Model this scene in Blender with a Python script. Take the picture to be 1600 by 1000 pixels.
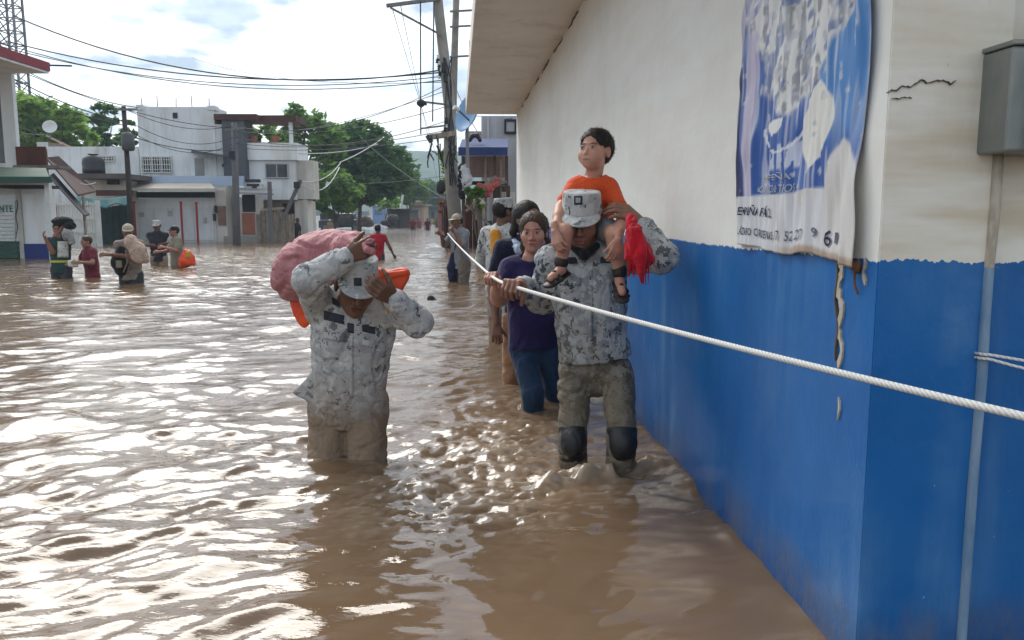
import bpy, bmesh, math, random
import numpy as np
from mathutils import Vector, Matrix
from math import radians as R

SC = bpy.context.scene
for o in list(bpy.data.objects):
    bpy.data.objects.remove(o)
COL = SC.collection

# ------------------------------------------------------------------ camera
F_PX, HOR, CAM_H = 1250.0, 338.0, 1.10          # focal length in photo pixels, horizon row, eye height over the water
PITCH = math.atan((500 - HOR) / F_PX)
cam_d = bpy.data.cameras.new('camera')
cam_d.sensor_width = 36
cam_d.lens = 36 * F_PX / 1600
cam_d.clip_start = 0.05
cam_d.clip_end = 6000
cam = bpy.data.objects.new('camera', cam_d)
COL.objects.link(cam)
cam.location = (0, 0, CAM_H)
cam.rotation_euler = (math.pi / 2 - PITCH, 0, 0)
SC.camera = cam

# ------------------------------------------------------------------ sky, sun, exposure
SUN_AZ, SUN_EL = -28.0, 44.0        # degrees: left of straight ahead, above the horizon
W = bpy.data.worlds.new('World')
SC.world = W
W.use_nodes = True
nt = W.node_tree
nt.nodes.clear()
def wn(t, **k):
    n = nt.nodes.new(t)
    for a, b in k.items():
        setattr(n, a, b)
    return n
sky = wn('ShaderNodeTexSky', sky_type='NISHITA')
sky.sun_disc = False
sky.sun_elevation = R(SUN_EL)
sky.sun_rotation = R(SUN_AZ)
sky.air_density = 1.0; sky.dust_density = 1.5; sky.ozone_density = 1.5
tc = wn('ShaderNodeTexCoord')
sep = wn('ShaderNodeSeparateXYZ')
nt.links.new(tc.outputs['Generated'], sep.inputs[0])
zz = wn('ShaderNodeMath', operation='ADD'); zz.inputs[1].default_value = 0.22
nt.links.new(sep.outputs['Z'], zz.inputs[0])
zm = wn('ShaderNodeMath', operation='MAXIMUM'); zm.inputs[1].default_value = 0.05
nt.links.new(zz.outputs[0], zm.inputs[0])
dv = wn('ShaderNodeVectorMath', operation='DIVIDE')
nt.links.new(tc.outputs['Generated'], dv.inputs[0])
cmb = wn('ShaderNodeCombineXYZ')
for i in range(3):
    nt.links.new(zm.outputs[0], cmb.inputs[i])
nt.links.new(cmb.outputs[0], dv.inputs[1])
n1 = wn('ShaderNodeTexNoise'); n1.inputs['Scale'].default_value = 1.9; n1.inputs['Detail'].default_value = 6; n1.inputs['Roughness'].default_value = .52
mp = wn('ShaderNodeMapping'); mp.inputs['Location'].default_value = (3.1, 0.4, 0.0)
nt.links.new(dv.outputs[0], mp.inputs[0]); nt.links.new(mp.outputs[0], n1.inputs['Vector'])
r1 = wn('ShaderNodeValToRGB'); r1.color_ramp.elements[0].position = .36; r1.color_ramp.elements[1].position = .54
r1.color_ramp.elements[0].color = (.20, .20, .20, 1)
nt.links.new(n1.outputs['Fac'], r1.inputs[0])
n2 = wn('ShaderNodeTexNoise'); n2.inputs['Scale'].default_value = 3.0; n2.inputs['Detail'].default_value = 5; n2.inputs['Roughness'].default_value = .5
mp2 = wn('ShaderNodeMapping'); mp2.inputs['Location'].default_value = (7.3, 2.2, 1.0)
nt.links.new(dv.outputs[0], mp2.inputs[0]); nt.links.new(mp2.outputs[0], n2.inputs['Vector'])
r2 = wn('ShaderNodeValToRGB')
r2.color_ramp.elements[0].position = .41; r2.color_ramp.elements[0].color = (.36, .44, .54, 1)
r2.color_ramp.elements[1].position = .53; r2.color_ramp.elements[1].color = (.95, .99, 1.0, 1)
nt.links.new(n2.outputs['Fac'], r2.inputs[0])
bg1 = wn('ShaderNodeBackground'); bg1.inputs['Strength'].default_value = .13
nt.links.new(sky.outputs[0], bg1.inputs['Color'])
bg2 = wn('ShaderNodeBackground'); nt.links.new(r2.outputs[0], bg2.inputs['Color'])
# thin cloud scatters forward: brighter towards the veiled sun
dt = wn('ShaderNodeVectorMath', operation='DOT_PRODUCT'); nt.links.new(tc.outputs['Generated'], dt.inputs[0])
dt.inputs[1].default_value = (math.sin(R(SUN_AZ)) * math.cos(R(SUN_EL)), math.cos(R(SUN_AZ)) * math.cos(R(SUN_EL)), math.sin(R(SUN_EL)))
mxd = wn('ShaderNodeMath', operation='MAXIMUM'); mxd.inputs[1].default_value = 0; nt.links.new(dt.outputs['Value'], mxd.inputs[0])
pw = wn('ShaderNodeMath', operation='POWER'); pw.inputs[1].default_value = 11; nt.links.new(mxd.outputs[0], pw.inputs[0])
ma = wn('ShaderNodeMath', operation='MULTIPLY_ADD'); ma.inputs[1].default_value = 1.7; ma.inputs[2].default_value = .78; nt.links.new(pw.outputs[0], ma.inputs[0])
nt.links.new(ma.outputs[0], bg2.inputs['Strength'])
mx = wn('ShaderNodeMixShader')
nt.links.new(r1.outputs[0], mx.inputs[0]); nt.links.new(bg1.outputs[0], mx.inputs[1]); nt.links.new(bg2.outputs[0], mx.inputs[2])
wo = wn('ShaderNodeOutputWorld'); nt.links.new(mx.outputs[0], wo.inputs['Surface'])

sun_d = bpy.data.lights.new('sun', 'SUN')
sun_d.energy = 1.5
sun_d.angle = R(30)
sun_d.color = (1.0, .94, .85)
sun = bpy.data.objects.new('sun', sun_d)
COL.objects.link(sun)
a, e = R(SUN_AZ), R(SUN_EL)
to_sun = Vector((math.sin(a) * math.cos(e), math.cos(a) * math.cos(e), math.sin(e)))
sun.rotation_euler = (-to_sun).to_track_quat('-Z', 'Y').to_euler()
sun.location = to_sun * 50

SC.view_settings.view_transform = 'Standard'
SC.view_settings.look = 'None'
SC.view_settings.gamma = 1
SC.view_settings.use_curve_mapping = False
SC.view_settings.exposure = 0.88

# ------------------------------------------------------------------ photo pixel -> place
CP, SP = math.cos(PITCH), math.sin(PITCH)
def P(u, v, y):
    """point seen at photo pixel (u, v) at distance y down the street"""
    a, b = (u - 800) / F_PX, (500 - v) / F_PX
    t = y / (CP + b * SP)
    return np.array([a * t, y, CAM_H + t * (b * CP - SP)])
def G(u, v, z=0.0):
    """point seen at photo pixel (u, v) on the level z (0 = water)"""
    a, b = (u - 800) / F_PX, (500 - v) / F_PX
    t = (z - CAM_H) / (b * CP - SP)
    return np.array([a * t, t * (CP + b * SP), z])

# ------------------------------------------------------------------ materials
MATS = {}
class NT:
    def __init__(s, m):
        s.t = m.node_tree; s.b = s.t.nodes['Principled BSDF']; s.out = s.t.nodes['Material Output']
        s._co = None
    def n(s, t, **k):
        x = s.t.nodes.new(t)
        for a, b in k.items():
            if a in ('op',): x.operation = b
            else: setattr(x, a, b)
        return x
    def l(s, a, b): s.t.links.new(a, b)
    def co(s):
        if s._co is None: s._co = s.n('ShaderNodeTexCoord').outputs['Object']
        return s._co
    def mapp(s, scale=(1,1,1), loc=(0,0,0), rot=(0,0,0), src=None):
        m = s.n('ShaderNodeMapping'); m.inputs['Scale'].default_value = scale; m.inputs['Location'].default_value = loc; m.inputs['Rotation'].default_value = rot
        s.l(src or s.co(), m.inputs[0]); return m.outputs[0]
    def noise(s, scale, detail=4, rough=.5, vec=None, dist=0):
        x = s.n('ShaderNodeTexNoise'); x.inputs['Scale'].default_value = scale; x.inputs['Detail'].default_value = detail
        x.inputs['Roughness'].default_value = rough; x.inputs['Distortion'].default_value = dist
        s.l(vec or s.co(), x.inputs['Vector']); return x.outputs['Fac']
    def ramp(s, fac, stops, const=False):
        r = s.n('ShaderNodeValToRGB'); cr = r.color_ramp
        if const: cr.interpolation = 'CONSTANT'
        while len(cr.elements) < len(stops): cr.elements.new(1)
        for e, (p, c) in zip(cr.elements, stops):
            e.position = p
            e.color = (c, c, c, 1) if not hasattr(c, '__len__') else (*c[:3], 1)
        s.l(fac, r.inputs[0]); return r.outputs[0]
    def mix(s, f, a, b, mode='MIX'):
        x = s.n('ShaderNodeMix', data_type='RGBA', blend_type=mode)
        for i, v in ((0, f), (6, a), (7, b)):
            if hasattr(v, 'links'): s.l(v, x.inputs[i])
            elif i == 0: x.inputs[0].default_value = v
            else: x.inputs[i].default_value = (*v[:3], 1)
        return x.outputs[2]
    def math(s, op, a, b=None):
        x = s.n('ShaderNodeMath', op=op)
        for i, v in enumerate((a, b)):
            if v is None: continue
            if hasattr(v, 'links'): s.l(v, x.inputs[i])
            else: x.inputs[i].default_value = v
        return x.outputs[0]
    def z(s, src=None):
        x = s.n('ShaderNodeSeparateXYZ'); s.l(src or s.co(), x.inputs[0]); return x.outputs[2]
    def bump(s, h, strength=.3, dist=.01, prev=None):
        x = s.n('ShaderNodeBump'); x.inputs['Strength'].default_value = strength; x.inputs['Distance'].default_value = dist
        s.l(h, x.inputs['Height'])
        if prev: s.l(prev, x.inputs['Normal'])
        s.l(x.outputs[0], s.b.inputs['Normal']); return x.outputs[0]
    def base(s, c):
        if hasattr(c, 'links'): s.l(c, s.b.inputs['Base Color'])
        else: s.b.inputs['Base Color'].default_value = (*c[:3], 1)
    def rough(s, r):
        if hasattr(r, 'links'): s.l(r, s.b.inputs['Roughness'])
        else: s.b.inputs['Roughness'].default_value = r

def newmat(name):
    m = bpy.data.materials.new(name); m.use_nodes = True; MATS[name] = m
    return m, NT(m)
def hue(c, f): return tuple(max(0, min(1, x * f)) for x in c)
def mat(name, col, rough=.7, var=.16, scale=3.0, bump=.15, bscale=60, metal=0, dirt=None, spec=None):
    """plain procedural surface: mottled colour, fine relief, optional dirt blotches"""
    if name in MATS: return MATS[name]
    m, t = newmat(name)
    f = t.noise(scale, 5, .6)
    c = t.ramp(f, [(.3, hue(col, 1 - var)), (.5, col), (.72, hue(col, 1 + var * .8))])
    if dirt:
        d = t.noise(scale * .7, 6, .65, t.mapp((1.3, 1.3, .45), (3, 1, 5)))
        c = t.mix(t.ramp(d, [(.47, 0), (.66, .75)]), c, dirt)
        st = t.noise(scale * 2.6, 5, .65, t.mapp((1, 1, .10), (7, 3, 1)))
        c = t.mix(t.ramp(st, [(.52, 0), (.70, .55)]), c, hue(dirt, .72))
    t.base(c)
    t.rough(rough)
    t.b.inputs['Metallic'].default_value = metal
    if spec is not None: t.b.inputs['Specular IOR Level'].default_value = spec
    if bump: t.bump(t.noise(bscale, 4, .6), bump, .006)
    return m
def cloth(name, col, var=.14, fold=.5, fscale=14, weave=420, dirt=None, rough=.85):
    if name in MATS: return MATS[name]
    m, t = newmat(name)
    f = t.noise(7, 4, .6)
    c = t.ramp(f, [(.3, hue(col, 1 - var)), (.5, col), (.75, hue(col, 1 + var))])
    if dirt:
        d = t.noise(5, 6, .65)
        c = t.mix(t.ramp(d, [(.48, 0), (.7, .8)]), c, dirt)
    t.base(c); t.rough(rough); t.b.inputs['Specular IOR Level'].default_value = .2
    t.b.inputs['Sheen Weight'].default_value = .15
    a = t.noise(fscale, 3, .5, t.mapp((1, 1, .55), rot=(.3, .5, .2)), dist=1.2)
    n = t.bump(a, fold, .02)
    t.bump(t.noise(weave, 2, .5), .12, .002, n)
    return m

# ------------------------------------------------------------------ objects
def link(o, parent=None):
    COL.objects.link(o)
    if parent is not None: o.parent = parent
    return o
def tag(o, label=None, cat=None, group=None, kind=None):
    for k, v in (('label', label), ('category', cat), ('group', group), ('kind', kind)):
        if v: o[k] = v
    return o
def thing(name, label, cat, loc=(0, 0, 0), group=None, rz=0):
    o = bpy.data.objects.new(name, None); o.empty_display_size = .2
    link(o); o.location = tuple(float(x) for x in loc); o.rotation_euler = (0, 0, rz)
    return tag(o, label, cat, group)
def wmesh(name, verts, faces, material, parent=None, smooth=False, col=None):
    """mesh from world coordinates, set under its thing (things have no rotation when this is used)"""
    verts = np.asarray(verts, dtype=np.float64)
    if parent is not None:
        off = Vector((0, 0, 0)); p = parent
        while p is not None: off += p.location; p = p.parent
        verts = verts - np.array(off)
    me = bpy.data.meshes.new(name)
    if isinstance(faces, np.ndarray) and faces.ndim == 2:
        nv, nf, k = len(verts), len(faces), faces.shape[1]
        me.vertices.add(nv); me.vertices.foreach_set('co', verts.astype(np.float32).ravel())
        me.loops.add(nf * k); me.loops.foreach_set('vertex_index', faces.astype(np.int32).ravel())
        me.polygons.add(nf); me.polygons.foreach_set('loop_start', np.arange(0, nf * k, k, dtype=np.int32))
        me.polygons.foreach_set('loop_total', np.full(nf, k, dtype=np.int32))
        me.update(calc_edges=True)
    else:
        me.from_pydata([tuple(v) for v in verts], [], [tuple(int(i) for i in f) for f in faces])
        me.update()
    if smooth: me.polygons.foreach_set('use_smooth', np.ones(len(me.polygons), dtype=bool))
    if col is not None:
        at = me.color_attributes.new('Col', 'FLOAT_COLOR', 'POINT')
        at.data.foreach_set('color', np.concatenate([col, np.ones((len(col), 1))], 1).astype(np.float32).ravel())
    ms = material if isinstance(material, (list, tuple)) else [material]
    for m in ms: me.materials.append(m)
    o = bpy.data.objects.new(name, me)
    return link(o, parent)
class MB:
    """collects simple solids in world coordinates, built as ONE mesh"""
    def __init__(s): s.v = []; s.f = []
    def add(s, v, f):
        n = len(s.v); s.v += [tuple(float(c) for c in x) for x in v]; s.f += [tuple(i + n for i in q) for q in f]; return s
    def box(s, lo, hi):
        x0, y0, z0 = lo; x1, y1, z1 = hi
        return s.add([(x0,y0,z0),(x1,y0,z0),(x1,y1,z0),(x0,y1,z0),(x0,y0,z1),(x1,y0,z1),(x1,y1,z1),(x0,y1,z1)],
              [(0,3,2,1),(4,5,6,7),(0,1,5,4),(1,2,6,5),(2,3,7,6),(3,0,4,7)])
    def hexa(s, p8):
        return s.add(p8, [(0,3,2,1),(4,5,6,7),(0,1,5,4),(1,2,6,5),(2,3,7,6),(3,0,4,7)])
    def bar(s, a, b, w, d=None):
        """square bar from a to b"""
        a, b = Vector(a), Vector(b); d = d or w
        t = (b - a).normalized()
        up = Vector((0,0,1)) if abs(t.z) < .9 else Vector((0,1,0))
        x = t.cross(up).normalized() * w / 2; y = x.normalized().cross(t).normalized() * d / 2
        return s.hexa([a-x-y, a+x-y, a+x+y, a-x+y, b-x-y, b+x-y, b+x+y, b-x+y])
    def tube(s, pts, r, n=8, cap=True, r1=None):
        pts = [Vector([float(c) for c in p]) for p in pts]; m = len(pts)
        rs = r if hasattr(r, '__len__') else [r + ((r1 if r1 is not None else r) - r) * i / max(1, m - 1) for i in range(m)]
        vs = []; prev = None
        for i, p in enumerate(pts):
            t = (pts[min(i+1, m-1)] - pts[max(i-1, 0)]).normalized()
            if prev is None:
                up = Vector((0,0,1)) if abs(t.z) < .9 else Vector((1,0,0)); x = t.cross(up).normalized()
            else: x = (prev - t * prev.dot(t)).normalized()
            prev = x; y = t.cross(x)
            for k in range(n):
                an = 2 * math.pi * k / n; vs.append(p + (x * math.cos(an) + y * math.sin(an)) * rs[i])
        fs = [(i*n+k, i*n+(k+1)%n, (i+1)*n+(k+1)%n, (i+1)*n+k) for i in range(m-1) for k in range(n)]
        if cap: fs += [tuple(range(n))[::-1], tuple((m-1)*n + k for k in range(n))]
        return s.add(vs, fs)
    def lathe(s, c, prof, n=20, axis=(0,0,1)):
        ax = Vector(axis).normalized(); x = ax.orthogonal().normalized(); y = ax.cross(x); c = Vector(c)
        vs = [c + ax * h + (x * math.cos(2*math.pi*k/n) + y * math.sin(2*math.pi*k/n)) * r for r, h in prof for k in range(n)]
        m = len(prof)
        fs = [(i*n+k, i*n+(k+1)%n, (i+1)*n+(k+1)%n, (i+1)*n+k) for i in range(m-1) for k in range(n)]
        fs += [tuple(range(n))[::-1], tuple((m-1)*n + k for k in range(n))]
        return s.add(vs, fs)
    def build(s, name, material, parent=None, smooth=False, bevel=0):
        o = wmesh(name, s.v, s.f, material, parent, smooth)
        if bevel:
            b = o.modifiers.new('bevel', 'BEVEL'); b.width = bevel; b.segments = 2; b.limit_method = 'ANGLE'
        return o
def obox(u0, v0, u1, v1, y, th):
    """box whose front face fills the photo rectangle at distance y, th metres deep"""
    a, b = P(u0, v1, y), P(u1, v0, y)
    return (a[0], y, a[2]), (b[0], y + th, b[2])
def catenary(a, b, sag, n=24):
    a, b = np.array(a, float), np.array(b, float)
    return [tuple(a + (b - a) * t - np.array([0, 0, sag * 4 * t * (1 - t)])) for t in np.linspace(0, 1, n)]
def text_mesh(name, body, material, parent, origin, xdir, zdir, height, width=None, depth=.002, shear=0):
    """lettering as a thin mesh lying on the plane (xdir, zdir)"""
    cu = bpy.data.curves.new(name, 'FONT'); cu.body = body; cu.size = 1; cu.extrude = .004; cu.resolution_u = 3; cu.shear = shear; cu.offset = .010; cu.space_character = 1.12
    t = bpy.data.objects.new(name, cu); COL.objects.link(t)
    bpy.context.view_layer.update()
    dg = bpy.context.evaluated_depsgraph_get()
    me = bpy.data.meshes.new_from_object(t.evaluated_get(dg))
    bpy.data.objects.remove(t); bpy.data.curves.remove(cu)
    v = np.array([x.co[:] for x in me.vertices]); f = [tuple(p.vertices) for p in me.polygons]
    bpy.data.meshes.remove(me)
    v[:, :2] -= v[:, :2].min(0); sz = v[:, :2].max(0)
    k = height / sz[1]; kx = (width / sz[0]) if width else k
    X, Z = np.array(xdir, float), np.array(zdir, float); N = np.cross(X, Z)
    w = np.array(origin, float) + np.outer(v[:, 0] * kx, X) + np.outer(v[:, 1] * k, Z) + np.outer(v[:, 2] / .004 * depth, N)
    return w, f

# ------------------------------------------------------------------ numpy noise
def _hash(ix, iy, iz, seed):
    h = (ix * 374761393 + iy * 668265263 + iz * 2147483647 + seed * 1274126177) & 0xFFFFFFFF
    h = ((h ^ (h >> 13)) * 1274126177) & 0xFFFFFFFF
    return ((h ^ (h >> 16)) & 0xFFFF) / 65535.0
def vnoise(x, y, z=None, seed=0):
    """smooth value noise, -1..1"""
    x = np.asarray(x, float); y = np.asarray(y, float); z = np.zeros_like(x) if z is None else np.asarray(z, float)
    ix, iy, iz = np.floor(x).astype(np.int64), np.floor(y).astype(np.int64), np.floor(z).astype(np.int64)
    fx, fy, fz = x - ix, y - iy, z - iz
    fx = fx*fx*(3-2*fx); fy = fy*fy*(3-2*fy); fz = fz*fz*(3-2*fz)
    r = 0
    for a in (0, 1):
        for b in (0, 1):
            for c in (0, 1):
                w = (fx if a else 1-fx) * (fy if b else 1-fy) * (fz if c else 1-fz)
                r = r + w * _hash(ix+a, iy+b, iz+c, seed)
    return r * 2 - 1
def fbm(x, y, z=None, oct=4, seed=0, gain=.5):
    r = 0; a = 1; t = 0; z = np.zeros_like(np.asarray(x, float)) if z is None else z
    for i in range(oct):
        r = r + a * vnoise(x * 2**i, y * 2**i, z * 2**i, seed + i * 17); t += a; a *= gain
    return r / t
def sstep(a, b, x):
    t = np.clip((x - a) / (b - a), 0, 1); return t * t * (3 - 2 * t)

# ------------------------------------------------------------------ ground under the flood
WALL_L, WALL_S = .95, .068                     # side wall of the corner building: x = WALL_L - WALL_S * y
def wall_x(y): return WALL_L - WALL_S * y
def ground_z(x, y):
    """street bed below the flood water (water level is 0)"""
    return -.62 - .10 * sstep(6, 12, np.asarray(y, float)) + .17 * sstep(-2.2, -1.7, np.asarray(x, float)) * sstep(12.95, 13.2, np.asarray(y, float)) * (1 - sstep(34, 36, np.asarray(y, float)))
def foot_z(x, y):
    if wall_x(y) - 1.25 < x < wall_x(y) and 1.9 < y < 12.8: return -.40
    return float(ground_z(x, y))

m, t = newmat('mud_bed')
t.base(t.ramp(t.noise(.8, 6, .6), [(.3, (.09, .065, .045)), (.7, (.16, .12, .085))])); t.rough(.9); t.bump(t.noise(9, 5, .6), .4, .03)
gx = np.concatenate([[-3000, -600, -200, -90], np.linspace(-60, 60, 61), [90, 200, 600, 3000]])
gy = np.concatenate([[-3000, -400, -80], np.linspace(-20, 260, 141), [400, 900, 2000, 4500]])
X, Y = np.meshgrid(gx, gy)
Z = ground_z(X, Y) + 1.9 * sstep(262, 420, np.hypot(X, Y)) + .02 * vnoise(X * .7, Y * .7)
def gridfaces(ny, nx):
    i = np.arange(ny * nx).reshape(ny, nx)
    return np.stack([i[:-1, :-1], i[:-1, 1:], i[1:, 1:], i[1:, :-1]], -1).reshape(-1, 4)
tag(wmesh('ground', np.stack([X, Y, Z], -1).reshape(-1, 3), gridfaces(len(gy), len(gx)), m, smooth=True), 'flooded muddy street bed under the brown water', 'ground', kind='structure')
m = mat('wet_concrete', (.17, .14, .11), .7, .2, 2, .3, 40)
b = MB()
x0, x1 = wall_x(1.0), wall_x(12.9)
b.hexa([(x0-1.25, 1.0, -.95), (x0-.005, 1.0, -.95), (x1-.005, 12.9, -.95), (x1-1.25, 12.9, -.95), (x0-1.25, 1.0, -.40), (x0-.005, 1.0, -.40), (x1-.005, 12.9, -.40), (x1-1.25, 12.9, -.40)])
tag(b.build('sidewalk', m, bevel=.01), 'submerged concrete sidewalk along the blue and white wall', 'sidewalk', kind='structure')

# ------------------------------------------------------------------ flood water
def axis(parts):
    out = [parts[0][0]]
    for a, b2, s0, s1 in parts:
        v = a
        while v < b2 - 1e-6:
            f = (v - a) / (b2 - a); v = min(b2, v + s0 + (s1 - s0) * f); out.append(v)
    return np.array(out)
ya = axis([(-6, 1.0, .5, .08), (1.0, 3.2, .014, .016), (3.2, 6, .016, .03), (6, 14, .03, .075), (14, 40, .075, .35), (40, 230, .35, 4)])
xa = axis([(-160, -30, 9, .8), (-30, -9, .8, .09), (-9, -3.2, .08, .026), (-3.2, 1.0, .02, .02), (1.0, 3, .05, .2), (3, 60, .4, 6)])
X, Y = np.meshgrid(xa, ya)
DX = np.gradient(xa)[None, :]; DY = np.gradient(ya)[:, None]
rng = np.random.default_rng(7)
Z = np.zeros_like(X)
dist = np.hypot(X, Y)
calm = 1 - .72 * sstep(-1.0, -.15, X + .12 * (Y - 2)) * (1 - sstep(2.9, 3.5, Y)) * sstep(-2, 0, X + 1.2)
legs = {}
for lx, ly in ((.28, 3.45), (.46, 3.42)): legs[(lx, ly)] = .085
wx = X + .25 * fbm(X * .9, Y * .9, oct=3, seed=3); wy = Y + .25 * fbm(X * .9, Y * .9, oct=3, seed=9)
NW = 130
for i in range(NW):
    lam = .06 * (1.0 / .06) ** rng.random()
    th = rng.normal(-.28, .52)                              # travel direction about the street axis, crests lie across it
    kx, ky = math.sin(th) * 2 * math.pi / lam, math.cos(th) * 2 * math.pi / lam
    amp = .0033 * lam ** .78
    res = np.exp(-(1.5 * DX * abs(kx) / math.pi) ** 2 - (1.5 * DY * abs(ky) / math.pi) ** 2)
    ph = kx * wx + ky * wy + rng.random() * 6.28
    s = np.sin(ph)
    Z += amp * res * (s - .40 * np.cos(2 * ph) * (lam < .7))
patch = .75 + .6 * fbm(X * .5, Y * .35, oct=3, seed=31)
Z *= np.clip(patch, .3, 1.6) * calm
# slow swirls on the slack water beside the wall
swx = X + .30 * vnoise(X * 1.6, Y * 1.6, seed=81); swy = Y + .30 * vnoise(X * 1.6, Y * 1.6, seed=83)
Z += (1 - calm) * (.0135 * vnoise(swx * 2.6, swy * 4.4, seed=85) + .0050 * vnoise(swx * 7, swy * 10, seed=87))
# churned water about the wading legs and between the two carriers
turb = np.exp(-(((X - .12) / .55) ** 2 + ((Y - 3.75) / .62) ** 2)) + .75 * np.exp(-(((X + .15) / .55) ** 2 + ((Y - 3.00) / .48) ** 2)) \
     + .7 * np.exp(-(((X + .35) / .25) ** 2 + ((Y - 3.6) / .25) ** 2)) + .5 * np.exp(-(((X - .05) / .4) ** 2 + ((Y - 4.8) / .5) ** 2)) + .35 * np.exp(-(((X - .45) / .25) ** 2 + ((Y - 3.2) / .2) ** 2))
turb *= sstep(-.45, .5, fbm(X * 2.6, Y * 2.0, oct=3, seed=77) + .25)
near = turb > .02
rid = np.zeros_like(X)
x_, y_ = X[near], Y[near]
x_ = x_ + .05 * vnoise(x_ * 7, y_ * 7, seed=2); y_ = y_ + .05 * vnoise(x_ * 7, y_ * 7, seed=4)
rid[near] = .6 * (1 - np.abs(vnoise(x_ * 11, y_ * 16, seed=5))) + .55 * (1 - np.abs(vnoise(x_ * 25, y_ * 32, seed=6))) + .30 * vnoise(x_ * 44, y_ * 48, seed=8) - .58
Z += turb * rid * .030
# bow wave shoved up in front of the man at the wall, swelling against the paint
ang_y = Y - (3.26 - .10 * ((X - .40) / .3) ** 2 * np.sign(.40 - X) * (X < .40) + .12 * sstep(.45, .72, X))
bow = np.exp(-((ang_y + .03 * vnoise(X * 9, Y * 3, seed=29)) / .06) ** 2) * sstep(.02, .2, X) * (1 - sstep(.70, .80, X))
bown = .55 + .45 * (1 - 2 * np.abs(vnoise(X * 13, Y * 13, seed=21))) + .30 * vnoise(X * 31, Y * 31, seed=23)
Z += bow * .072 * bown + .05 * np.exp(-(((X - .66) / .10) ** 2 + ((Y - 3.45) / .22) ** 2))
foam = np.clip(turb * np.clip(rid, 0, 1) * 1.1, 0, 1) * .75 + np.clip(bow * bown, 0, 1) * .5
# rings and small wakes spreading from every leg in the near water
for lx, ly, a_ in ((-.83, 3.58, 1.), (-.66, 3.56, 1.), (.26, 3.42, .8), (.47, 3.36, .8), (.12, 4.55, .7), (.25, 4.7, .6)):
    r = np.hypot(X - lx, (Y - ly)) + .05 * vnoise(X * 5, Y * 5, seed=51)
    ring = np.sin(r * 2 * math.pi / .17 + .6) * np.exp(-r / .26) * (r > .07) * (r < 1.4)
    Z += .0085 * a_ * ring
    lap = np.exp(-((r - .115) / .03) ** 2) * a_; fn_ = np.clip(.4 + vnoise(X * 24, Y * 24, seed=53), 0, 1)
    Z += .012 * lap * (.5 + fn_); foam = np.clip(foam + .45 * lap * fn_, 0, 1)
sp_ = near & (turb > .15); fz = np.zeros_like(X); fz[sp_] = np.clip(vnoise(X[sp_] * 55, Y[sp_] * 55, seed=61) * 2.2 - .9, 0, 1)
foam = np.clip(foam + fz * np.clip(turb, 0, 1) * .8, 0, 1)
# water creeping up the wall in an uneven line
edge = np.exp(-((X - wall_x(Y)) / .05) ** 2) * (Y > 1.7)
Z += edge * .012 * (1 + vnoise(Y * 6, X * 0, seed=12))
m, t = newmat('flood_water')
at = t.n('ShaderNodeVertexColor'); at.layer_name = 'Col'
mud = t.ramp(t.noise(.9, 5, .55, t.mapp((1, .5, 1))), [(.3, (.125, .080, .046)), (.7, (.172, .110, .064))])
sepc = t.n('ShaderNodeSeparateColor'); t.l(at.outputs['Color'], sepc.inputs[0])
t.base(t.mix(sepc.outputs[0], mud, (.46, .37, .28)))
t.rough(t.math('ADD', t.math('MULTIPLY', sepc.outputs[0], .35), .022))
t.b.inputs['IOR'].default_value = 1.42
big = t.noise(4.5, 4, .6, t.mapp((.5, 1.5, 1), rot=(0, 0, .25)))
sm = t.noise(15, 4, .6, t.mapp((.55, 1.5, 1), rot=(0, 0, .3)))
dst = t.n('ShaderNodeSeparateXYZ'); t.l(t.co(), dst.inputs[0])
far = t.n('ShaderNodeMapRange'); far.inputs[1].default_value = 2.5; far.inputs[2].default_value = 20; t.l(dst.outputs[1], far.inputs[0])
n = t.bump(big, .5, .05)
bmp = t.n('ShaderNodeBump'); t.l(t.math('MULTIPLY', far.outputs[0], .9), bmp.inputs['Strength']); bmp.inputs['Distance'].default_value = .050
t.l(big, bmp.inputs['Height'])
b2 = t.n('ShaderNodeBump'); t.l(t.math('MULTIPLY', sepc.outputs[1], .30), b2.inputs['Strength']); b2.inputs['Distance'].default_value = .012; t.l(sm, b2.inputs['Height']); t.l(bmp.outputs[0], b2.inputs['Normal'])
t.l(b2.outputs[0], t.b.inputs['Normal'])
colw = np.stack([foam.ravel(), np.clip(calm, .0, 1).ravel(), 0 * foam.ravel()], 1)
water = wmesh('flood_water', np.stack([X, Y, Z], -1).reshape(-1, 3), gridfaces(len(ya), len(xa)), m, smooth=True, col=colw)
tag(water, 'brown rippling flood water filling the street', 'water', kind='structure')

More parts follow.
